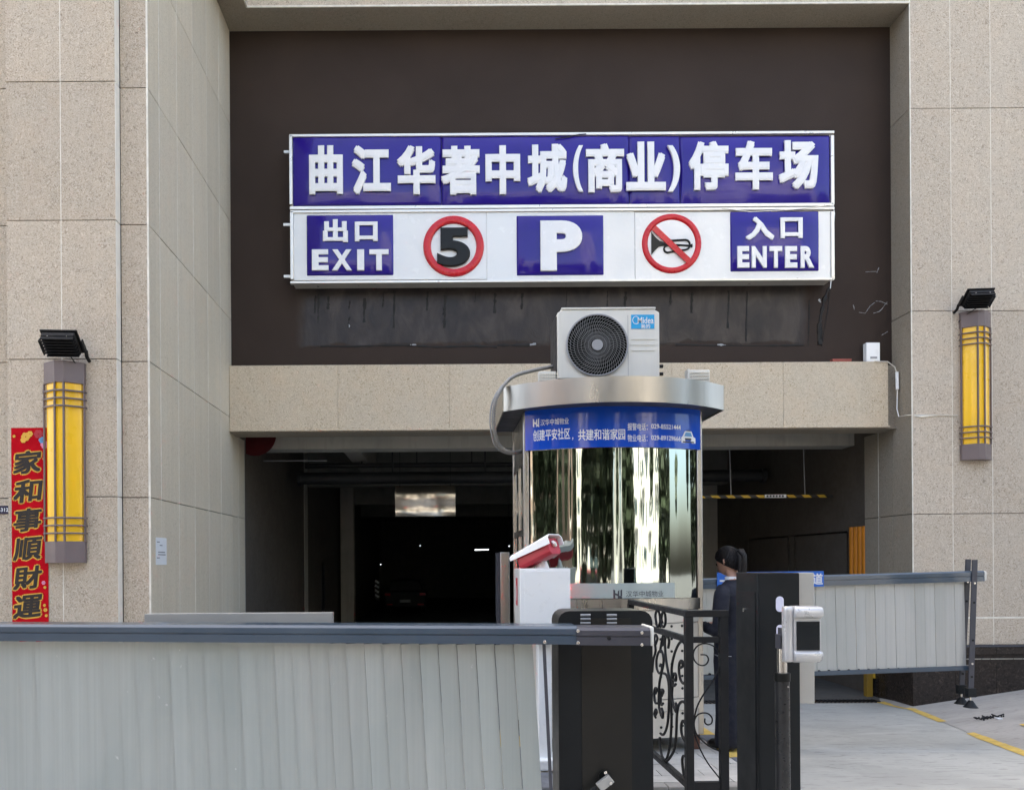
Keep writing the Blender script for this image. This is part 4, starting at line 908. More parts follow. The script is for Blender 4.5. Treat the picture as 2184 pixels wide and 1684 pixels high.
base = Vector((.745, 5.42, zt)); obj('mount_cone', MB().tube([base+Vector((0, 0, .0)), base+Vector((0, 0, .02)), base+Vector((0, 0, .065))], [.052, .045, .026], 16), m_white_p, cm)
obj('hinge_bracket', MB().tube([base+Vector((0, 0, .06)), base+Vector((0, 0, .10)), cpt(L*.45, 0, -.07)], [.022, .02, .018], 10), m_steel, cm)

st = thing('steel_post', P(1075, 1500, 8), 'brushed steel square post standing behind the white camera box', 'post')
a = P(1074, 1177, 8); obj('shaft', MB().box(P(1067, 1200, 8).x, P(1087, 1200, 8).x, 8, 8.3, zg(8), a.z), m_steel, st, bevel=.008)
obj('dark_side', MB().box(P(1061, 1200, 8).x, P(1067, 1200, 8).x-.002, 8.02, 8.28, zg(8), a.z-.005), m_plate, st)

# ------------------------------------------------------------------ barriers
def barrier_slats(par, pts_top, n, mat, w, h, tilt0, tilt1, y_of, x_of, z_top, th=.004):
    me = mesh_of(MB().box(-w*.5, w*.482, 0, th, -h, 0), mat, 0, name='slat')
    for k in range(n):
        t = k/(n-1); o = place('slat', me, (x_of(k), y_of(k)+(k % 2)*.002, z_top(k)), par); o.rotation_euler = (0, -(tilt0+(tilt1-tilt0)*t), R(.35))
bl = thing('near_barrier_boom', (-.6, 4, 0), 'blue-grey folding fence barrier boom with silver slats across the foreground', 'barrier')
xl, xr = -3.6, 1.045
ybm = lambda x: 3.70+(1.04-x)*.116
def beam(par, x0, x1, yf, z0f, h, dep, mat, nm='boom_arm'):
    mb = MB(); prof = [(0, 0), (0, h*.46), (.006, h*.48), (.006, h*.52), (0, h*.54), (0, h-.014), (.012, h), (dep-.012, h), (dep, h-.012), (dep, 0)]
    A = [(x0, yf(x0)+y, z0f(x0)+z) for y, z in prof]; B = [(x1, yf(x1)+y, z0f(x1)+z) for y, z in prof]; k = len(prof)
    mb.add(A+B, [tuple(range(k)), tuple(range(2*k-1, k-1, -1))]+[(i, i+k, (i+1) % k+k, (i+1) % k) for i in range(k)])
    # orientation handled by renderer (two-sided)
    return obj(nm, mb, mat, par, smooth=25)
beam(bl, xl, .69, ybm, lambda x: 1.083, .093, .19, m_boom)
beam(bl, .685, xr, lambda x: ybm(x)-.006, lambda x: 1.081, .088, .19, m_plate, 'boom_end_plate')
obj('end_cap', MB().box(xr, xr+.022, 3.70, 3.88, 1.078, 1.176), m_ac, bl, bevel=.01)
for x, y in ((1235.5, 1346), (1369, 1348.5), (1235.5, 1371.5), (1369, 1374)):
    p = P(x, y, 3.695); p.y = ybm(p.x)-.006; obj('bolt', MB().disc(p, (0, -1, 0), .0085, .006, 14), m_bolt, bl, bevel=.002)
p = P(1300.6, 1361, 3.7); p.y = ybm(p.x)-.006; obj('plate_hole', MB().disc(p, (0, -1, 0), .01, .002, 14), m_black, bl)
n = 42; wS = .0985
x_of = lambda k: P(1118, 1372, 3.8).x-(n-1-k)*wS
barrier_slats(bl, None, n, m_slat, wS, 1.0, .030, .058, lambda x: ybm(x_of(x))+.07, x_of, lambda k: 1.0745)
p0, p1 = P(1160, 1366, 3.78), P(1176, 1700, 3.78); obj('hanger_rod', MB().prism([p0+Vector((-.008, 0, 0)), p0+Vector((.008, 0, 0)), p1+Vector((.008, 0, 0)), p1+Vector((-.008, 0, 0))], (0, .01, 0)), m_plate, bl)
obj('bolt', MB().disc((p0.x, ybm(p0.x)-.001, 1.096), (0, -1, 0), .009, .008, 12), m_bolt, bl, bevel=.002)
sb = thing('steel_box', (-1.2, 4.8, -.13), 'flat-topped grey steel cabinet behind the left part of the near boom', 'cabinet')
a, b = P(308, 1306, 4.7), P(708, 1306, 4.7); obj('lid', MB().box(a.x, b.x, 4.7, 4.78, 1.10, b.z), m_silverface, sb, bevel=.0015); obj('body', MB().box(a.x+.02, b.x-.02, 4.705, 4.775, -.13, 1.099), m_slat_far, sb)

nc = thing('near_barrier_cabinet', (.9, 4.1, -.13), 'black round-shouldered barrier cabinet standing behind the boom end', 'barrier cabinet')
cx0, cx1, cy0, cy1, ct = P(1191, 1400, 4.0).x, P(1392, 1400, 4.0).x, 4.0, 4.23, P(1290, 1302, 4.0).z
rr = .06; pf = [(cx0, -.13), (cx0, ct-rr)]+[(cx0+rr-rr*math.cos(t), ct-rr+rr*math.sin(t)) for t in [R(a) for a in (22, 45, 67, 90)]]+[(cx1-rr+rr*math.sin(t), ct-rr+rr*math.cos(t)) for t in [R(a) for a in (0, 22, 45, 67)]]+[(cx1, ct-rr), (cx1, -.13)]
obj('casing', MB().prism([(x, cy0+.006, z) for x, z in pf], (0, cy1-cy0, 0)), m_blackside, nc, smooth=30)
obj('front_door', MB().prism([(x, cy0, z) for x, z in pf], (0, .0055, 0)), m_black, nc, smooth=30)
obj('reflection_band', MB().box(P(1240, 1400, 4).x, P(1346, 1400, 4).x, cy0-.0025, cy0-.0002, -.1, ct-.04), M('black_reflection', (.017, .016, .014), .42, var=.15, vs=2, spec=.25), nc)  # brownish reflection on the door front, put into a thin strip's colour
for xx in (1238, 1294):
    for j in range(3):
        p = P(xx, 1311+j*8.3, cy0); obj('vent_louvre', MB().tube([p+Vector((0, -.0, 0)), p+Vector((.054, -.0, 0))], .0065, 8), m_hub, nc)
p = P(1291, 1655, 3.99); obj('lock_plate', MB().disc(p+Vector((0, .008, 0)), (0, -1, 0), .035, .006, 20), m_black_gl, nc)
obj('hinge_clamp', MB().cbox(P(1290, 1668, 3.94), .085, .03, .05, Matrix.Rotation(R(-38), 3, 'Y')), m_silverface, nc, bevel=.004)
for x, y in ((1291, 1646), (1302, 1669)): obj('bolt', MB().disc(P(x, y, 3.925), (0, -1, 0), .009, .008, 12), m_bolt, nc, bevel=.002)
obj('linkage_bar', MB().tube([P(1272, 1678, 3.95), P(1240, 1700, 3.95)], .012, 8), m_iron, nc)

# tall cabinet, terminal on pole
tc = thing('tall_barrier_cabinet', (1.85, 4.3, -.13), 'tall matte black barrier cabinet with two white oval reflectors', 'barrier cabinet')
ty = 4.2; tx0, tx1 = P(1617, 1400, ty).x, P(1707, 1400, ty).x; tz = P(1660, 1221, ty).z
obj('casing', MB().box(tx0, tx1, ty+.003, ty+.31, -.13, tz), m_black, tc, bevel=.006)
obj('front_sheet', MB().box(tx0+.008, tx1-.004, ty, ty+.0029, -.12, tz-.006), m_black, tc)
obj('side_door', MB().box(tx0-.004, tx0-.001, ty+.03, ty+.30, .0, tz-.11), m_black, tc, bevel=.001)
obj('side_lock', MB().disc((tx0-.004, ty+.17, tz-.22), (-1, 0, 0), .011, .01, 12), m_bolt, tc)
sx0, sx1 = P(1707.5, 1400, ty).x, P(1739, 1400, ty).x
obj('silver_cover', MB().box(sx0+.001, sx1+.006, ty+.02, ty+.09, P(1720, 1501, ty).z, tz), m_silverface, tc, bevel=.004)
def oval(x, y, w, h):
    c = P(x, y, ty-.001); k = ty/F; rx, hz = w/2*k, (h-w)/2*k
    pts = [(c.x+rx*math.cos(t), ty-.0005, c.z+hz+rx*math.sin(t)) for t in [R(a) for a in range(0, 181, 15)]]+[(c.x+rx*math.cos(t), ty-.0005, c.z-hz+rx*math.sin(t)) for t in [R(a) for a in range(180, 361, 15)]]
    obj('oval_reflector', MB().prism(pts, (0, -.003, 0)), m_reflector, tc)
oval(1663, 1287.5, 16.5, 33); oval(1664, 1348, 16.5, 33)
tm = thing('face_terminal', (1.85, 3.9, -.13), 'white access terminal with a black screen on a pole before the tall cabinet', 'terminal')
py = 3.90; kx = py/F
pc = P(1668, 1410, py+.06)
obj('pole_sleeve', MB().tube([(pc.x+.002, py+.06, -.13), (pc.x+.001, py+.06, .4), (pc.x, py+.06, P(1668, 1452, py).z)], .037, 20), m_wrap, tm)
obj('collar', MB().tube([(pc.x, py+.06, P(1668, 1456, py).z), (pc.x, py+.06, P(1668, 1437, py).z)], .041, 20), m_black_gl, tm, bevel=.004)
obj('screw', MB().disc((pc.x+.012, py+.02, P(1668, 1465, py).z), (0, -1, 0), .005, .004, 8), m_bolt, tm)
obj('pole', MB().tube([(pc.x, py+.06, P(1668, 1437, py).z), (pc.x, py+.06, P(1668, 1384, py).z)], .0255, 20), m_chrome, tm)
obj('adapter', MB().box(pc.x-.026, pc.x+.024, py+.035, py+.085, P(1668, 1385, py).z, P(1668, 1354, py).z), m_plate, tm, bevel=.003)
qx0, qx1 = P(1672.5, 1350, py).x, P(1750, 1350, py).x; qz0, qz1 = P(1711, 1412, py).z, P(1711, 1292, py).z
prof = [(.05, 0), (-.0, .0), (-.022, .012), (-.034, .035), (-.030, .055), (-.006, .066), (-.002, .075), (-.002, qz1-qz0-.072), (-.012, qz1-qz0-.066), (-.036, qz1-qz0-.052), (-.040, qz1-qz0-.03), (-.030, qz1-qz0-.008), (-.012, qz1-qz0), (.05, qz1-qz0)]
obj('body', MB().prism([(qx0+.045, py+y, qz0+z) for y, z in prof], (qx1-qx0-.045, 0, 0)), m_device, tm, bevel=.006, smooth=50)
prof2 = [(.05, .001), (-.002, .001), (-.018, .014), (-.014, .06), (-.010, .08), (-.010, qz1-qz0-.08), (-.016, qz1-qz0-.05), (-.022, qz1-qz0-.02), (-.010, qz1-qz0-.001), (.05, qz1-qz0-.001)]
obj('side_cheek', MB().prism([(qx0, py+y*.7, qz0+z) for y, z in prof2], (.046, 0, 0)), m_device, tm, bevel=.010, smooth=50)
obj('bezel', MB().box(qx0+.047, qx1-.002, py-.012, py-.003, P(1711, 1390, py).z, P(1711, 1319, py).z), m_device, tm, bevel=.003)
obj('screen', MB().box(P(1696, 1350, py).x+.0, P(1745.5, 1350, py).x, py-.016, py-.0125, P(1711, 1385.5, py).z, P(1711, 1324, py).z), m_screen, tm, bevel=.002)
obj('arm', MB().box(qx0+.0, qx0+.03, py+.035, py+.075, P(1668, 1378, py).z, P(1668, 1340, py).z), m_plate, tm)

# far barrier
fbm = thing('far_barrier_boom', (4, 7.5, -.4), 'blue-grey fence barrier with pale slats across the exit lane at right', 'barrier')
YF = 7.5; A0, A1 = P(1380, 1259, YF), P(2100, 1239, YF); sl = (A1.z-A0.z)/(A1.x-A0.x); zf = lambda x: A0.z+sl*(x-A0.x)
beam(fbm, A0.x, A1.x, lambda x: YF, zf, .108, .12, m_boom)
obj('end_cap', MB().box(A1.x, A1.x+.03, YF+.005, YF+.115, zf(A1.x)+.004, zf(A1.x)+.104), m_ac, fbm, bevel=.012)
me = mesh_of(MB().box(-.0505, .0488, 0, .005, -.87, 0), m_slat_far, 0, name='slat')
xe = P(2056, 1300, YF+.05).x-.05
for k in range(30):
    x = xe-k*.1013; o = place('slat', me, (x, YF+.045+(k % 2)*.002, zf(x)-.002), fbm); o.rotation_euler = (0, -.018, R(.4))
obj('lower_rail', MB().prism([(A0.x, YF+.03, zf(A0.x)-.93), (xe+.12, YF+.03, zf(xe+.12)-.90), (xe+.12, YF+.03, zf(xe+.12)-.855), (A0.x, YF+.03, zf(A0.x)-.885)], (0, .06, 0)), m_boom, fbm)
for k in range(30):
    x = xe-k*.1013-.02; obj('pivot', MB().disc((x, YF+.065, zf(x)-.872), (0, -1, 0), .014, .03, 10), m_black, fbm)
for (xt, xb, yt, yb, yo) in ((2080, 2071.5, 1193, 1470, -.012), (2066, 2052, 1192, 1463, .125)):
    a, b = P(xt, yt, YF+yo), P(xb, yb, YF+yo)
    obj('support_leg', MB().prism([a+Vector((-.026, 0, 0)), a+Vector((.026, 0, 0)), b+Vector((.026, 0, 0)), b+Vector((-.026, 0, 0))], (0, .012, 0)), m_plate, fbm)
    obj('leg_socket', MB().cbox(b+Vector((0, .01, -.03)), .085, .05, .09), m_black, fbm, bevel=.004)
    obj('threaded_rod', MB().tube([b+Vector((0, .01, -.07)), b+Vector((0, .01, -.15))], .009, 8), m_bolt, fbm)
    obj('foot_pad', MB().tube([b+Vector((0, .01, -.11)), b+Vector((0, .01, -.16)), b+Vector((0, .01, -.18))], [.02, .05, .068], 16), m_black, fbm)
    for t in (.18, .33, .62, .80, .90):
        q = a.lerp(b, t); obj('bolt', MB().disc(q+Vector((0, -.0005, 0)), (0, -1, 0), .011, .005, 10), m_black if t not in (.18, .80) else m_bolt, fbm)
bs = thing('blue_lane_sign', P(1640, 1240, YF-.03), 'blue lane sign board with white character fixed on the far boom', 'sign')
a, b = P(1530, 1252, YF-.02), P(1757, 1249, YF-.02); z1_ = P(1757, 1217, YF-.02).z; z0_ = P(1757, 1250, YF-.02).z; z1l = P(1530, 1220, YF-.02).z; z0l = P(1530, 1254, YF-.02).z
obj('board', MB().prism([(a.x, YF-.02, z0l), (b.x, YF-.02, z0_), (b.x, YF-.02, z1_), (a.x, YF-.02, z1l)], (0, .012, 0)), m_bsign, bs)
obj('lettering', letters('道', flat_fn(1733, 1222, 1755, 1246, YF-.0205), .03, d=.001), m_print, bs, smooth=0)
obj('lettering', sheet(flat_fn(1535, 1236, 1551, 1240, YF-.0205), .001), m_print, bs)

# ------------------------------------------------------------------ iron railing
rl = thing('iron_railing', (1.43, 4.8, -.02), 'black wrought iron railing with scrollwork running back to the booth', 'railing')
RX = 1.425; RY = 4.2; zt_ = P(1471, 1308, RY).z
zm = P(1471, 1364, RY).z; zbt = P(1471, 1676, RY).z
def pz(x, y): return P(x, y, RY).z
xa, xb_ = P(1471.5, 1400, RY).x, P(1546, 1400, RY).x
obj('post', MB().box(xa-.022, xa+.022, RY, RY+.044, -.13, zt_-.02), m_iron, rl, bevel=.003)
obj('post', MB().box(xb_-.025, xb_+.022, RY, RY+.04, -.13, zt_-.02), m_iron, rl, bevel=.003)
obj('top_rail', MB().box(xa-.024, xb_+.026, RY-.002, RY+.046, zt_-.02, zt_+.018), m_iron, rl, bevel=.003)
obj('middle_rail', MB().box(xa+.022, xb_-.02, RY+.008, RY+.034, zm-.018, zm+.016), m_iron, rl, bevel=.002)
obj('bottom_rail', MB().box(xa+.022, xb_-.025, RY+.006, RY+.04, zbt-.03, zbt+.02), m_iron, rl, bevel=.002)
YE = 5.48
obj('top_rail', MB().box(xa-.022, xa+.02, RY+.047, YE, zt_-.018, zt_+.016), m_iron, rl, bevel=.003)
obj('middle_rail', MB().box(xa-.016, xa+.016, RY+.045, YE, zm-.018, zm+.016), m_iron, rl, bevel=.003)
obj('bottom_rail', MB().box(xa-.016, xa+.016, RY+.045, YE, zbt-.022, zbt+.014), m_iron, rl, bevel=.003)
obj('post', MB().box(xa-.02, xa+.02, YE, YE+.04, 0, zt_+.01), m_iron, rl, bevel=.003)
def c4(x, y): return 1360+.2561*x, 1253+.2561*y
def scroll_front(pts, r=.0045):
    obj('scroll', MB().tube(smooth_path([P(*c4(*p), RY+.02) for p in pts], 4), r, 6), m_iron, rl)
scroll_front([(525, 555), (570, 560), (590, 595), (570, 635), (530, 645), (485, 620), (463, 570), (475, 510), (520, 470), (580, 465), (640, 490), (680, 540), (695, 610), (660, 710), (600, 810), (540, 900), (495, 990), (473, 1080), (470, 1140), (480, 1230), (520, 1340), (580, 1450), (640, 1530), (700, 1605)])
scroll_front([(560, 1085), (560, 1120), (585, 1138), (615, 1125), (620, 1085), (590, 1048), (540, 1040), (495, 1060), (472, 1110), (475, 1170), (500, 1230), (560, 1290), (620, 1330), (695, 1360)])
def scroll_side(pts, r=.0085):
    v = []
    for p in pts:
        x, y = c4(*p); v.append(PX(x, y, xa))
    obj('scroll', MB().tube(smooth_path(v, 4), r, 6), m_iron, rl)
for pts in ([(395, 470), (370, 445), (340, 470), (310, 540), (290, 620), (283, 700), (290, 800), (285, 900), (300, 980), (318, 1030), (325, 990), (318, 955)],
            [(355, 665), (375, 650), (378, 620), (362, 605), (348, 630), (345, 700), (360, 770), (385, 795), (400, 770)],
            [(300, 760), (318, 770), (318, 720), (300, 715), (292, 770), (300, 815), (318, 800)],
            [(400, 965), (375, 945), (345, 970), (328, 1050), (322, 1200), (310, 1330), (270, 1410), (235, 1445)],
            [(255, 500), (262, 440), (245, 400), (228, 430), (230, 520), (240, 620), (255, 700), (270, 790), (278, 950), (282, 1100), (275, 1250), (262, 1350), (235, 1430), (205, 1400), (190, 1330), (185, 1240)],
            [(185, 650), (200, 640), (200, 690), (180, 710), (160, 670), (157, 600), (172, 540), (195, 520), (212, 560), (215, 630), (200, 700), (182, 790), (176, 900), (180, 1000), (205, 1080), (212, 1040), (200, 1000)],
            [(215, 710), (240, 725), (258, 790), (262, 900), (255, 1080), (240, 1170), (215, 1220), (190, 1210)],
            [(150, 880), (160, 840), (145, 835), (138, 880), (145, 950), (165, 960)], [(200, 900), (215, 860), (203, 845), (192, 880), (195, 970), (212, 960)],
            [(150, 1060), (160, 1030), (150, 1010), (140, 1050), (150, 1080)], [(395, 1130), (380, 1105), (365, 1130), (365, 1200), (380, 1250), (398, 1280)],
            [(150, 470), (165, 420), (150, 390), (138, 430), (150, 520), (130, 600), (122, 700)], [(190, 510), (200, 450), (215, 390), (222, 430), (205, 480)],
            [(398, 1400), (378, 1400), (372, 1450), (385, 1560), (398, 1570)],
            [(155, 300), (170, 320), (188, 280), (180, 210), (160, 190), (148, 230), (155, 290)], [(195, 300), (215, 325), (232, 290), (228, 220), (210, 200), (198, 250), (205, 290)]):
    scroll_side(pts)

# ------------------------------------------------------------------ person
pr = thing('person', (2.34, 5.95, 0), 'person in a navy suit with a black ponytail bending their head beside the tall cabinet', 'person')
def skin_mesh(nm, verts, edges, radii, mat, par, root=0, lvl=1):
    me = bpy.data.meshes.new(nm); me.from_pydata([Vector(v) for v in verts], edges, [])
    o = bpy.data.objects.new(nm, me); C.objects.link(o); s = o.modifiers.new('s', 'SKIN'); 
    for i, r in enumerate(radii): me.skin_vertices[0].data[i].radius = r if isinstance(r, tuple) else (r, r)
    for i in range(len(radii)): me.skin_vertices[0].data[i].use_root = (i == root)
    sb_ = o.modifiers.new('u', 'SUBSURF'); sb_.levels = lvl; sb_.render_levels = lvl
    bpy.context.view_layer.update(); ev = o.evaluated_get(bpy.context.evaluated_depsgraph_get()); m2 = bpy.data.meshes.new_from_object(ev)
    bpy.data.objects.remove(o); m2.materials.clear(); m2.materials.append(mat); m2.shade_smooth()
    return place(nm, m2, (0, 0, 0), par)
px_, py_ = 2.36, 5.95
fd = Vector((-.58, .81, 0)).normalized(); sr = Vector((fd.y, -fd.x, 0))          # facing direction, her right-hand side
def B(f, s, z): return Vector((px_, py_, 0))+fd*f+sr*s+Vector((0, 0, z))
V = [B(0, 0, .90), B(0, 0, 1.05), B(-.01, 0, 1.22), B(-.02, 0, 1.30), B(.0, 0, 1.365), B(.03, 0, 1.42), B(.055, 0, 1.49), B(.05, 0, 1.53)]
E = [(0, 1), (1, 2), (2, 3), (3, 4), (4, 5), (5, 6), (6, 7)]; Rd = [(.10, .08), (.095, .07), (.10, .07), (.065, .05), .048, .05, .075, .07]
for s in (-1, 1):
    i = len(V); V += [B(0, s*.075, .84), B(.01, s*.085, .48), B(-.01, s*.09, .09), B(.09, s*.10, .04)]; E += [(0, i), (i, i+1), (i+1, i+2), (i+2, i+3)]; Rd += [.085, .055, .036, .03]
    i = len(V); V += [B(-.015, s*.165, 1.27), B(-.02, s*.215, 1.0), B(.16, s*.14, .985), B(.20, s*.12, .985)]; E += [(3, i), (i, i+1), (i+1, i+2), (i+2, i+3)]; Rd += [.034, .032, .025, .022]
    h = i+3
    for k in range(5):
        j = len(V); w_ = (k-1.5)*.018 if k < 4 else .045; ln = (.07, .078, .074, .058, .05)[k]
        V += [B(.24, s*.12+w_*.8, .985), B(.24+ln*.6, s*.12+w_, .975), B(.24+ln, s*.12+w_, .955)]; E += [(h, j), (j, j+1), (j+1, j+2)]; Rd += [.0095, .0085, .007]
skin_mesh('body', V, E, Rd, m_skin, pr)
def hp_(f, s, z): return B(.05+f, s, 1.50+z)
# head with face, ears
hm = MB(); nr, ns = 14, 20; vs = []; tilt = Matrix.Rotation(R(28), 3, sr)
def hd_(f, s, z):
    v = Vector((0, 0, 0))+fd*f+sr*s+Vector((0, 0, z)); v = Matrix.Rotation(R(-20), 3, sr) @ v; return B(.055, 0, 1.495)+v
for i in range(nr+1):
    ph = math.pi*i/nr
    for j in range(ns):
        th = 2*math.pi*j/ns; x, y, z = math.sin(ph)*math.cos(th), math.sin(ph)*math.sin(th), math.cos(ph)
        f = x*.092; s = y*.072*(1-.18*max(0, -z)); zz = z*.112
        if z < -.3 and x < 0: f *= .7
        if z < -.3 and x > 0: f = f*1.0+.012; s *= .85
        if abs(y) < .25 and x > .8 and -.45 < z < .1: f += .018
        vs.append(hd_(f, s, zz))
hm.add(vs, [(i*ns+j, (i+1)*ns+j, (i+1)*ns+(j+1) % ns, i*ns+(j+1) % ns) for i in range(nr) for j in range(ns)])
obj('head', hm, m_skin, pr, smooth=80)
for s in (-1, 1):
    obj('ear', MB().tube([hd_(-.012, s*.070, .018), hd_(-.022, s*.080, .008), hd_(-.018, s*.081, -.012), hd_(-.008, s*.074, -.026)], [.008, .012, .010, .006], 8), m_skin, pr, smooth=80)
    obj('eye', MB().tube([hd_(.082, s*.030, .005), hd_(.086, s*.030, .005)], .011, 8), m_ink, pr)
obj('mouth', MB().tube([hd_(.092, -.018, -.06), hd_(.097, 0, -.058), hd_(.092, .018, -.06)], .004, 6), m_redcam, pr)
hr = MB(); vs = []; nr = 10
for i in range(nr+1):
    for j in range(ns):
        th = 2*math.pi*j/ns; x0_ = math.cos(th); mx = 1.86-.78*x0_-.06*x0_*x0_
        mx += random.uniform(-.05, .05) if i == nr else 0; ph = mx*i/nr; x, y, z = math.sin(ph)*math.cos(th), math.sin(ph)*math.sin(th), math.cos(ph)
        vs.append(hd_(x*.106-.008, y*.086*(1-.12*max(0, -z)), z*.126+.004))
hr.add(vs, [(i*ns+j, (i+1)*ns+j, (i+1)*ns+(j+1) % ns, i*ns+(j+1) % ns) for i in range(nr) for j in range(ns)])
obj('hair', hr, m_hair, pr, smooth=80)
mb = MB()
for k in range(150):                              # combed-back strands over the skull
    th = random.uniform(-2.75, 2.75); p0 = (1.80-.78*math.cos(th))*random.uniform(.86, 1.02); q = []
    for t in (0, .25, .5, .75, 1):
        ph = p0*(1-t*.55); tt = th+(math.pi*(1 if th > 0 else -1)-th)*t*.75
        x, y, z = math.sin(ph)*math.cos(tt), math.sin(ph)*math.sin(tt), math.cos(ph); q.append(hd_(x*.109-.008, y*.089*(1-.12*max(0, -z)), z*.129+.004))
    mb.tube(smooth_path(q, 2), [.0012]+[.0034]*7+[.0015], 4)
o = obj('hair_strand', mb, m_hair, pr, smooth=80); o['kind'] = 'stuff'
mb = MB()
for k in range(46):
    a_ = random.uniform(-.018, .018); b_ = random.uniform(-.014, .014); c__ = random.uniform(-.03, .03)
    h0 = hd_(-.090, a_*.5, .035+b_*.5); mb.tube([h0, h0-fd*(.035+b_)+sr*a_+Vector((0, 0, .012+b_)), h0-fd*(.062+b_)+sr*(a_+c__*.4)-Vector((0, 0, .025)), h0-fd*(.066+b_)+sr*(a_+c__*.7)-Vector((0, 0, .085)), h0-fd*(.060+b_)+sr*(a_+c__)-Vector((0, 0, .15+random.uniform(0, .03)))], [.010, .013, .013, .010, .003], 5)
obj('ponytail', mb, m_hair, pr, smooth=80); obj('hair_tie', MB().tube([hd_(-.092, -.018, .045), hd_(-.096, 0, .062), hd_(-.092, .018, .045), hd_(-.096, 0, .030)], .007, 6, closed=True), m_ink, pr)
def ring_loft(rings, mat, nm, seg=24):
    mb = MB(); vs = []
    for f, z, rf, rs_, sh in rings:
        for j in range(seg):
            t = 2*math.pi*j/seg; c, s = math.cos(t), math.sin(t); e = .8
            vs.append(B(f+rf*math.copysign(abs(c)**e, c), rs_*math.copysign(abs(s)**e, s)+sh, z))
    n = len(rings); mb.add(vs, [(i*seg+j, i*seg+(j+1) % seg, (i+1)*seg+(j+1) % seg, (i+1)*seg+j) for i in range(n-1) for j in range(seg)]); return obj(nm, mb, mat, pr, smooth=80)
ring_loft([(0, .745, .125, .180, 0), (0, .80, .130, .183, 0), (0, .92, .118, .168, 0), (0, 1.02, .112, .155, 0), (-.005, 1.14, .115, .172, 0), (-.01, 1.23, .112, .188, 0), (-.012, 1.285, .098, .178, 0), (-.01, 1.325, .07, .12, 0), (.0, 1.352, .055, .062, 0)], m_suit, 'jacket')
ring_loft([(.005, 1.335, .060, .064, 0), (.012, 1.375, .056, .060, 0), (.012, 1.377, .050, .054, 0), (.005, 1.34, .05, .054, 0)], m_print, 'collar')
ring_loft([(0, .735, .122, .176, 0), (0, .755, .127, .181, 0)], m_print, 'shirt_hem')
for s in (-1, 1):
    obj('sleeve', MB().tube(smooth_path([B(-.012, s*.155, 1.285), B(-.018, s*.195, 1.22), B(-.022, s*.222, 1.10), B(-.015, s*.225, .99), B(.04, s*.205, .955), B(.13, s*.165, .965), B(.18, s*.14, .975)], 4), [.055]*3+[.062]*6+[.056]*8+[.048]*4+[.040]*4, 12), m_suit, pr, smooth=80)
    ring_loft([(0, .80, .110, .088, s*.082), (.0, .70, .112, .095, s*.086), (.0, .50, .098, .088, s*.088), (-.0, .28, .092, .086, s*.092), (0, .05, .098, .090, s*.098), (0, .03, .09, .085, s*.098)], m_suit, 'trouser_leg')
    mb = MB().tube([B(-.05, s*.10, .035), B(.04, s*.105, .04), B(.13, s*.11, .03), B(.17, s*.11, .022)], [.034, .042, .04, .022], 12); obj('shoe', mb, m_shoe, pr, smooth=80)

# ------------------------------------------------------------------ street behind the camera (seen in the mirrored booth, the sign and the hanging sheet)
def building(x0, x1, y, h, mat, lab, fl=3.2, wcol=4.0):
    t = thing('apartment_building', ((x0+x1)/2, y, -.13), lab, 'building')
    obj('wall', MB().box(x0, x1, y-12, y, -.13, h), mat, t)
    nx = int((x1-x0)/wcol); me = mesh_of(MB().box(-.9, .9, 0, .06, 0, 1.7), m_glass, 0, 0, 'window'); me2 = mesh_of(MB().box(-1.3, 1.3, 0, .8, -.15, .75), m_white_wall, 0, 0, 'balcony')
    for k in range(nx):
        for r in range(int(h/fl)):
            x = x0+(k+.5)*(x1-x0)/nx; place('window', me, (x, y, .9+r*fl), t)
            if (k+r) % 3 == 0 and r: place('balcony', me2, (x, y+.06, .6+r*fl), t)
building(-46, -21, -34, 24, m_brick_wall, 'brown tiled apartment block across the street mirrored in the booth glass')
building(-17, 6, -38, 17, m_cream_wall, 'cream apartment block across the street mirrored in the booth glass')
building(12, 38, -33, 30, m_white_wall, 'white apartment block across the street mirrored in the booth glass')
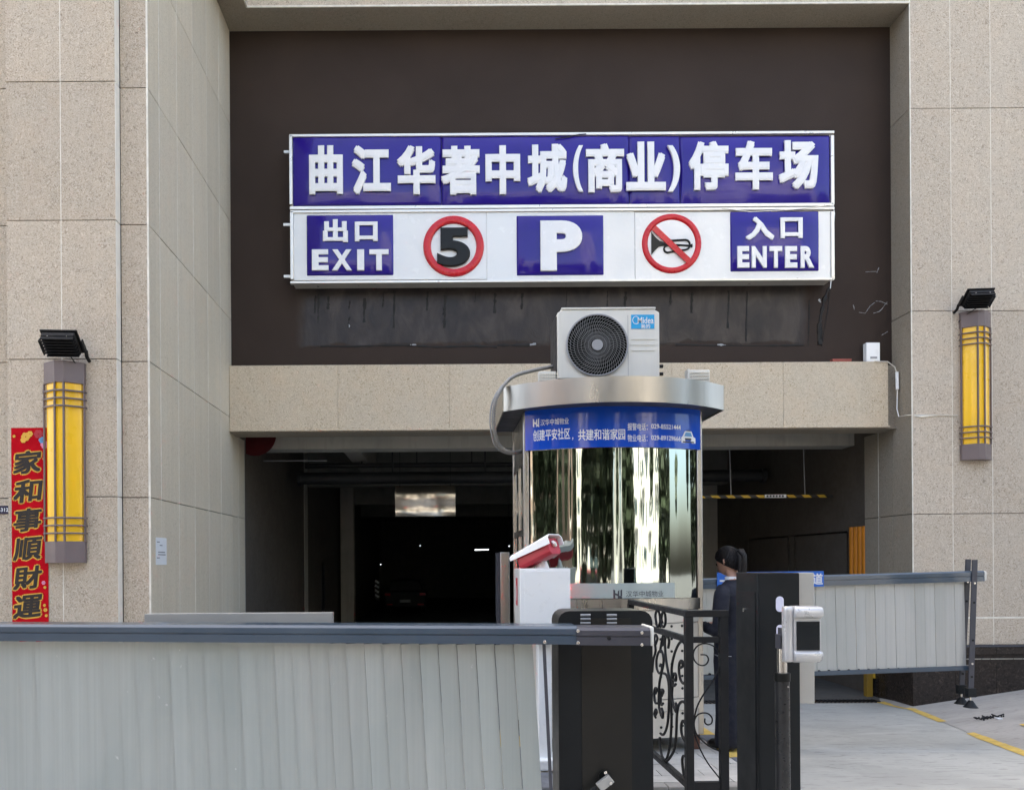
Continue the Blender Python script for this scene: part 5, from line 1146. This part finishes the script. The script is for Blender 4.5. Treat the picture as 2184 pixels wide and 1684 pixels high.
def tree(x, y, h, lab, seed):
    rnd = random.Random(seed); t = thing('street_tree', (x, y, -.13), lab, 'tree', 'street trees behind the camera')
    obj('trunk', MB().tube([(x, y, -.13), (x+.1, y, h*.3), (x, y+.1, h*.55)], [.22, .17, .1], 8), m_bark, t)
    mb = MB()
    for k in range(5): mb.tube([(x, y, h*.4), (x+rnd.uniform(-1.6, 1.6), y+rnd.uniform(-1.6, 1.6), h*.75)], [.09, .03], 6)
    obj('limb', mb, m_bark, t); mb = MB()
    for k in range(2600):
        c = Vector((rnd.gauss(0, 1), rnd.gauss(0, 1), rnd.gauss(0, 1))).normalized()*rnd.random()**.45; c = Vector((x+c.x*2.2, y+c.y*2.2, h*.52+c.z*h*.46))
        a = Vector((rnd.uniform(-1, 1), rnd.uniform(-1, 1), rnd.uniform(-1, 1))).normalized()*.26; b = a.orthogonal().normalized()*.2; mb.add([c-a, c+b, c+a, c-b], [(0, 1, 2, 3)])
    o = obj('crown', mb, m_leaf, t, smooth=0)
for i, (x, y, h) in enumerate(((-10, -9, 9), (-4.5, -11, 8), (1.8, -7.5, 9.5), (7.5, -10, 8), (13, -5, 10), (17, 1, 11), (-15, -4, 9))): tree(x, y, h, ('tree with a low dark crown mirrored in the booth', 'small tree mirrored at the booth centre-left', 'tallest tree mirrored in the booth glass', 'smallest tree mirrored in the booth glass', 'tree mirrored at the booth right edge', 'tall tree standing right of the camera by the wall', 'tree standing far left of the camera')[i], i)
def street_car(x, y, mat, lab):
    t = thing('street_car', (x, y, -.13), lab, 'car', 'cars parked across the street')
    side = [(-2.2, .3), (2.2, .3), (2.25, .75), (1.4, .95), (.8, 1.42), (-.9, 1.45), (-1.7, .98), (-2.2, .9)]
    obj('body', MB().prism([(x+a, y, z-.13) for a, z in side], (0, 1.75, 0)), mat, t, bevel=.06)
    obj('window', MB().prism([(x+a, y+1.76, z-.13) for a, z in ((-1.4, .98), (1.15, .98), (.72, 1.36), (-.85, 1.38))], (0, .01, 0)), m_glass, t)
    for s in (-1.35, 1.35):
        for yy in (.0, 1.6): obj('wheel', MB().disc((x+s, y+yy-.02, .2), (0, 1, 0), .33, .2, 18), m_black_gl, t)
street_car(-6, -9.5, m_white_p, 'white car parked across the street'); street_car(.2, -9.8, m_redcam, 'crimson car parked across the street'); street_car(8, -9.5, m_black_gl, 'black car parked across the street')
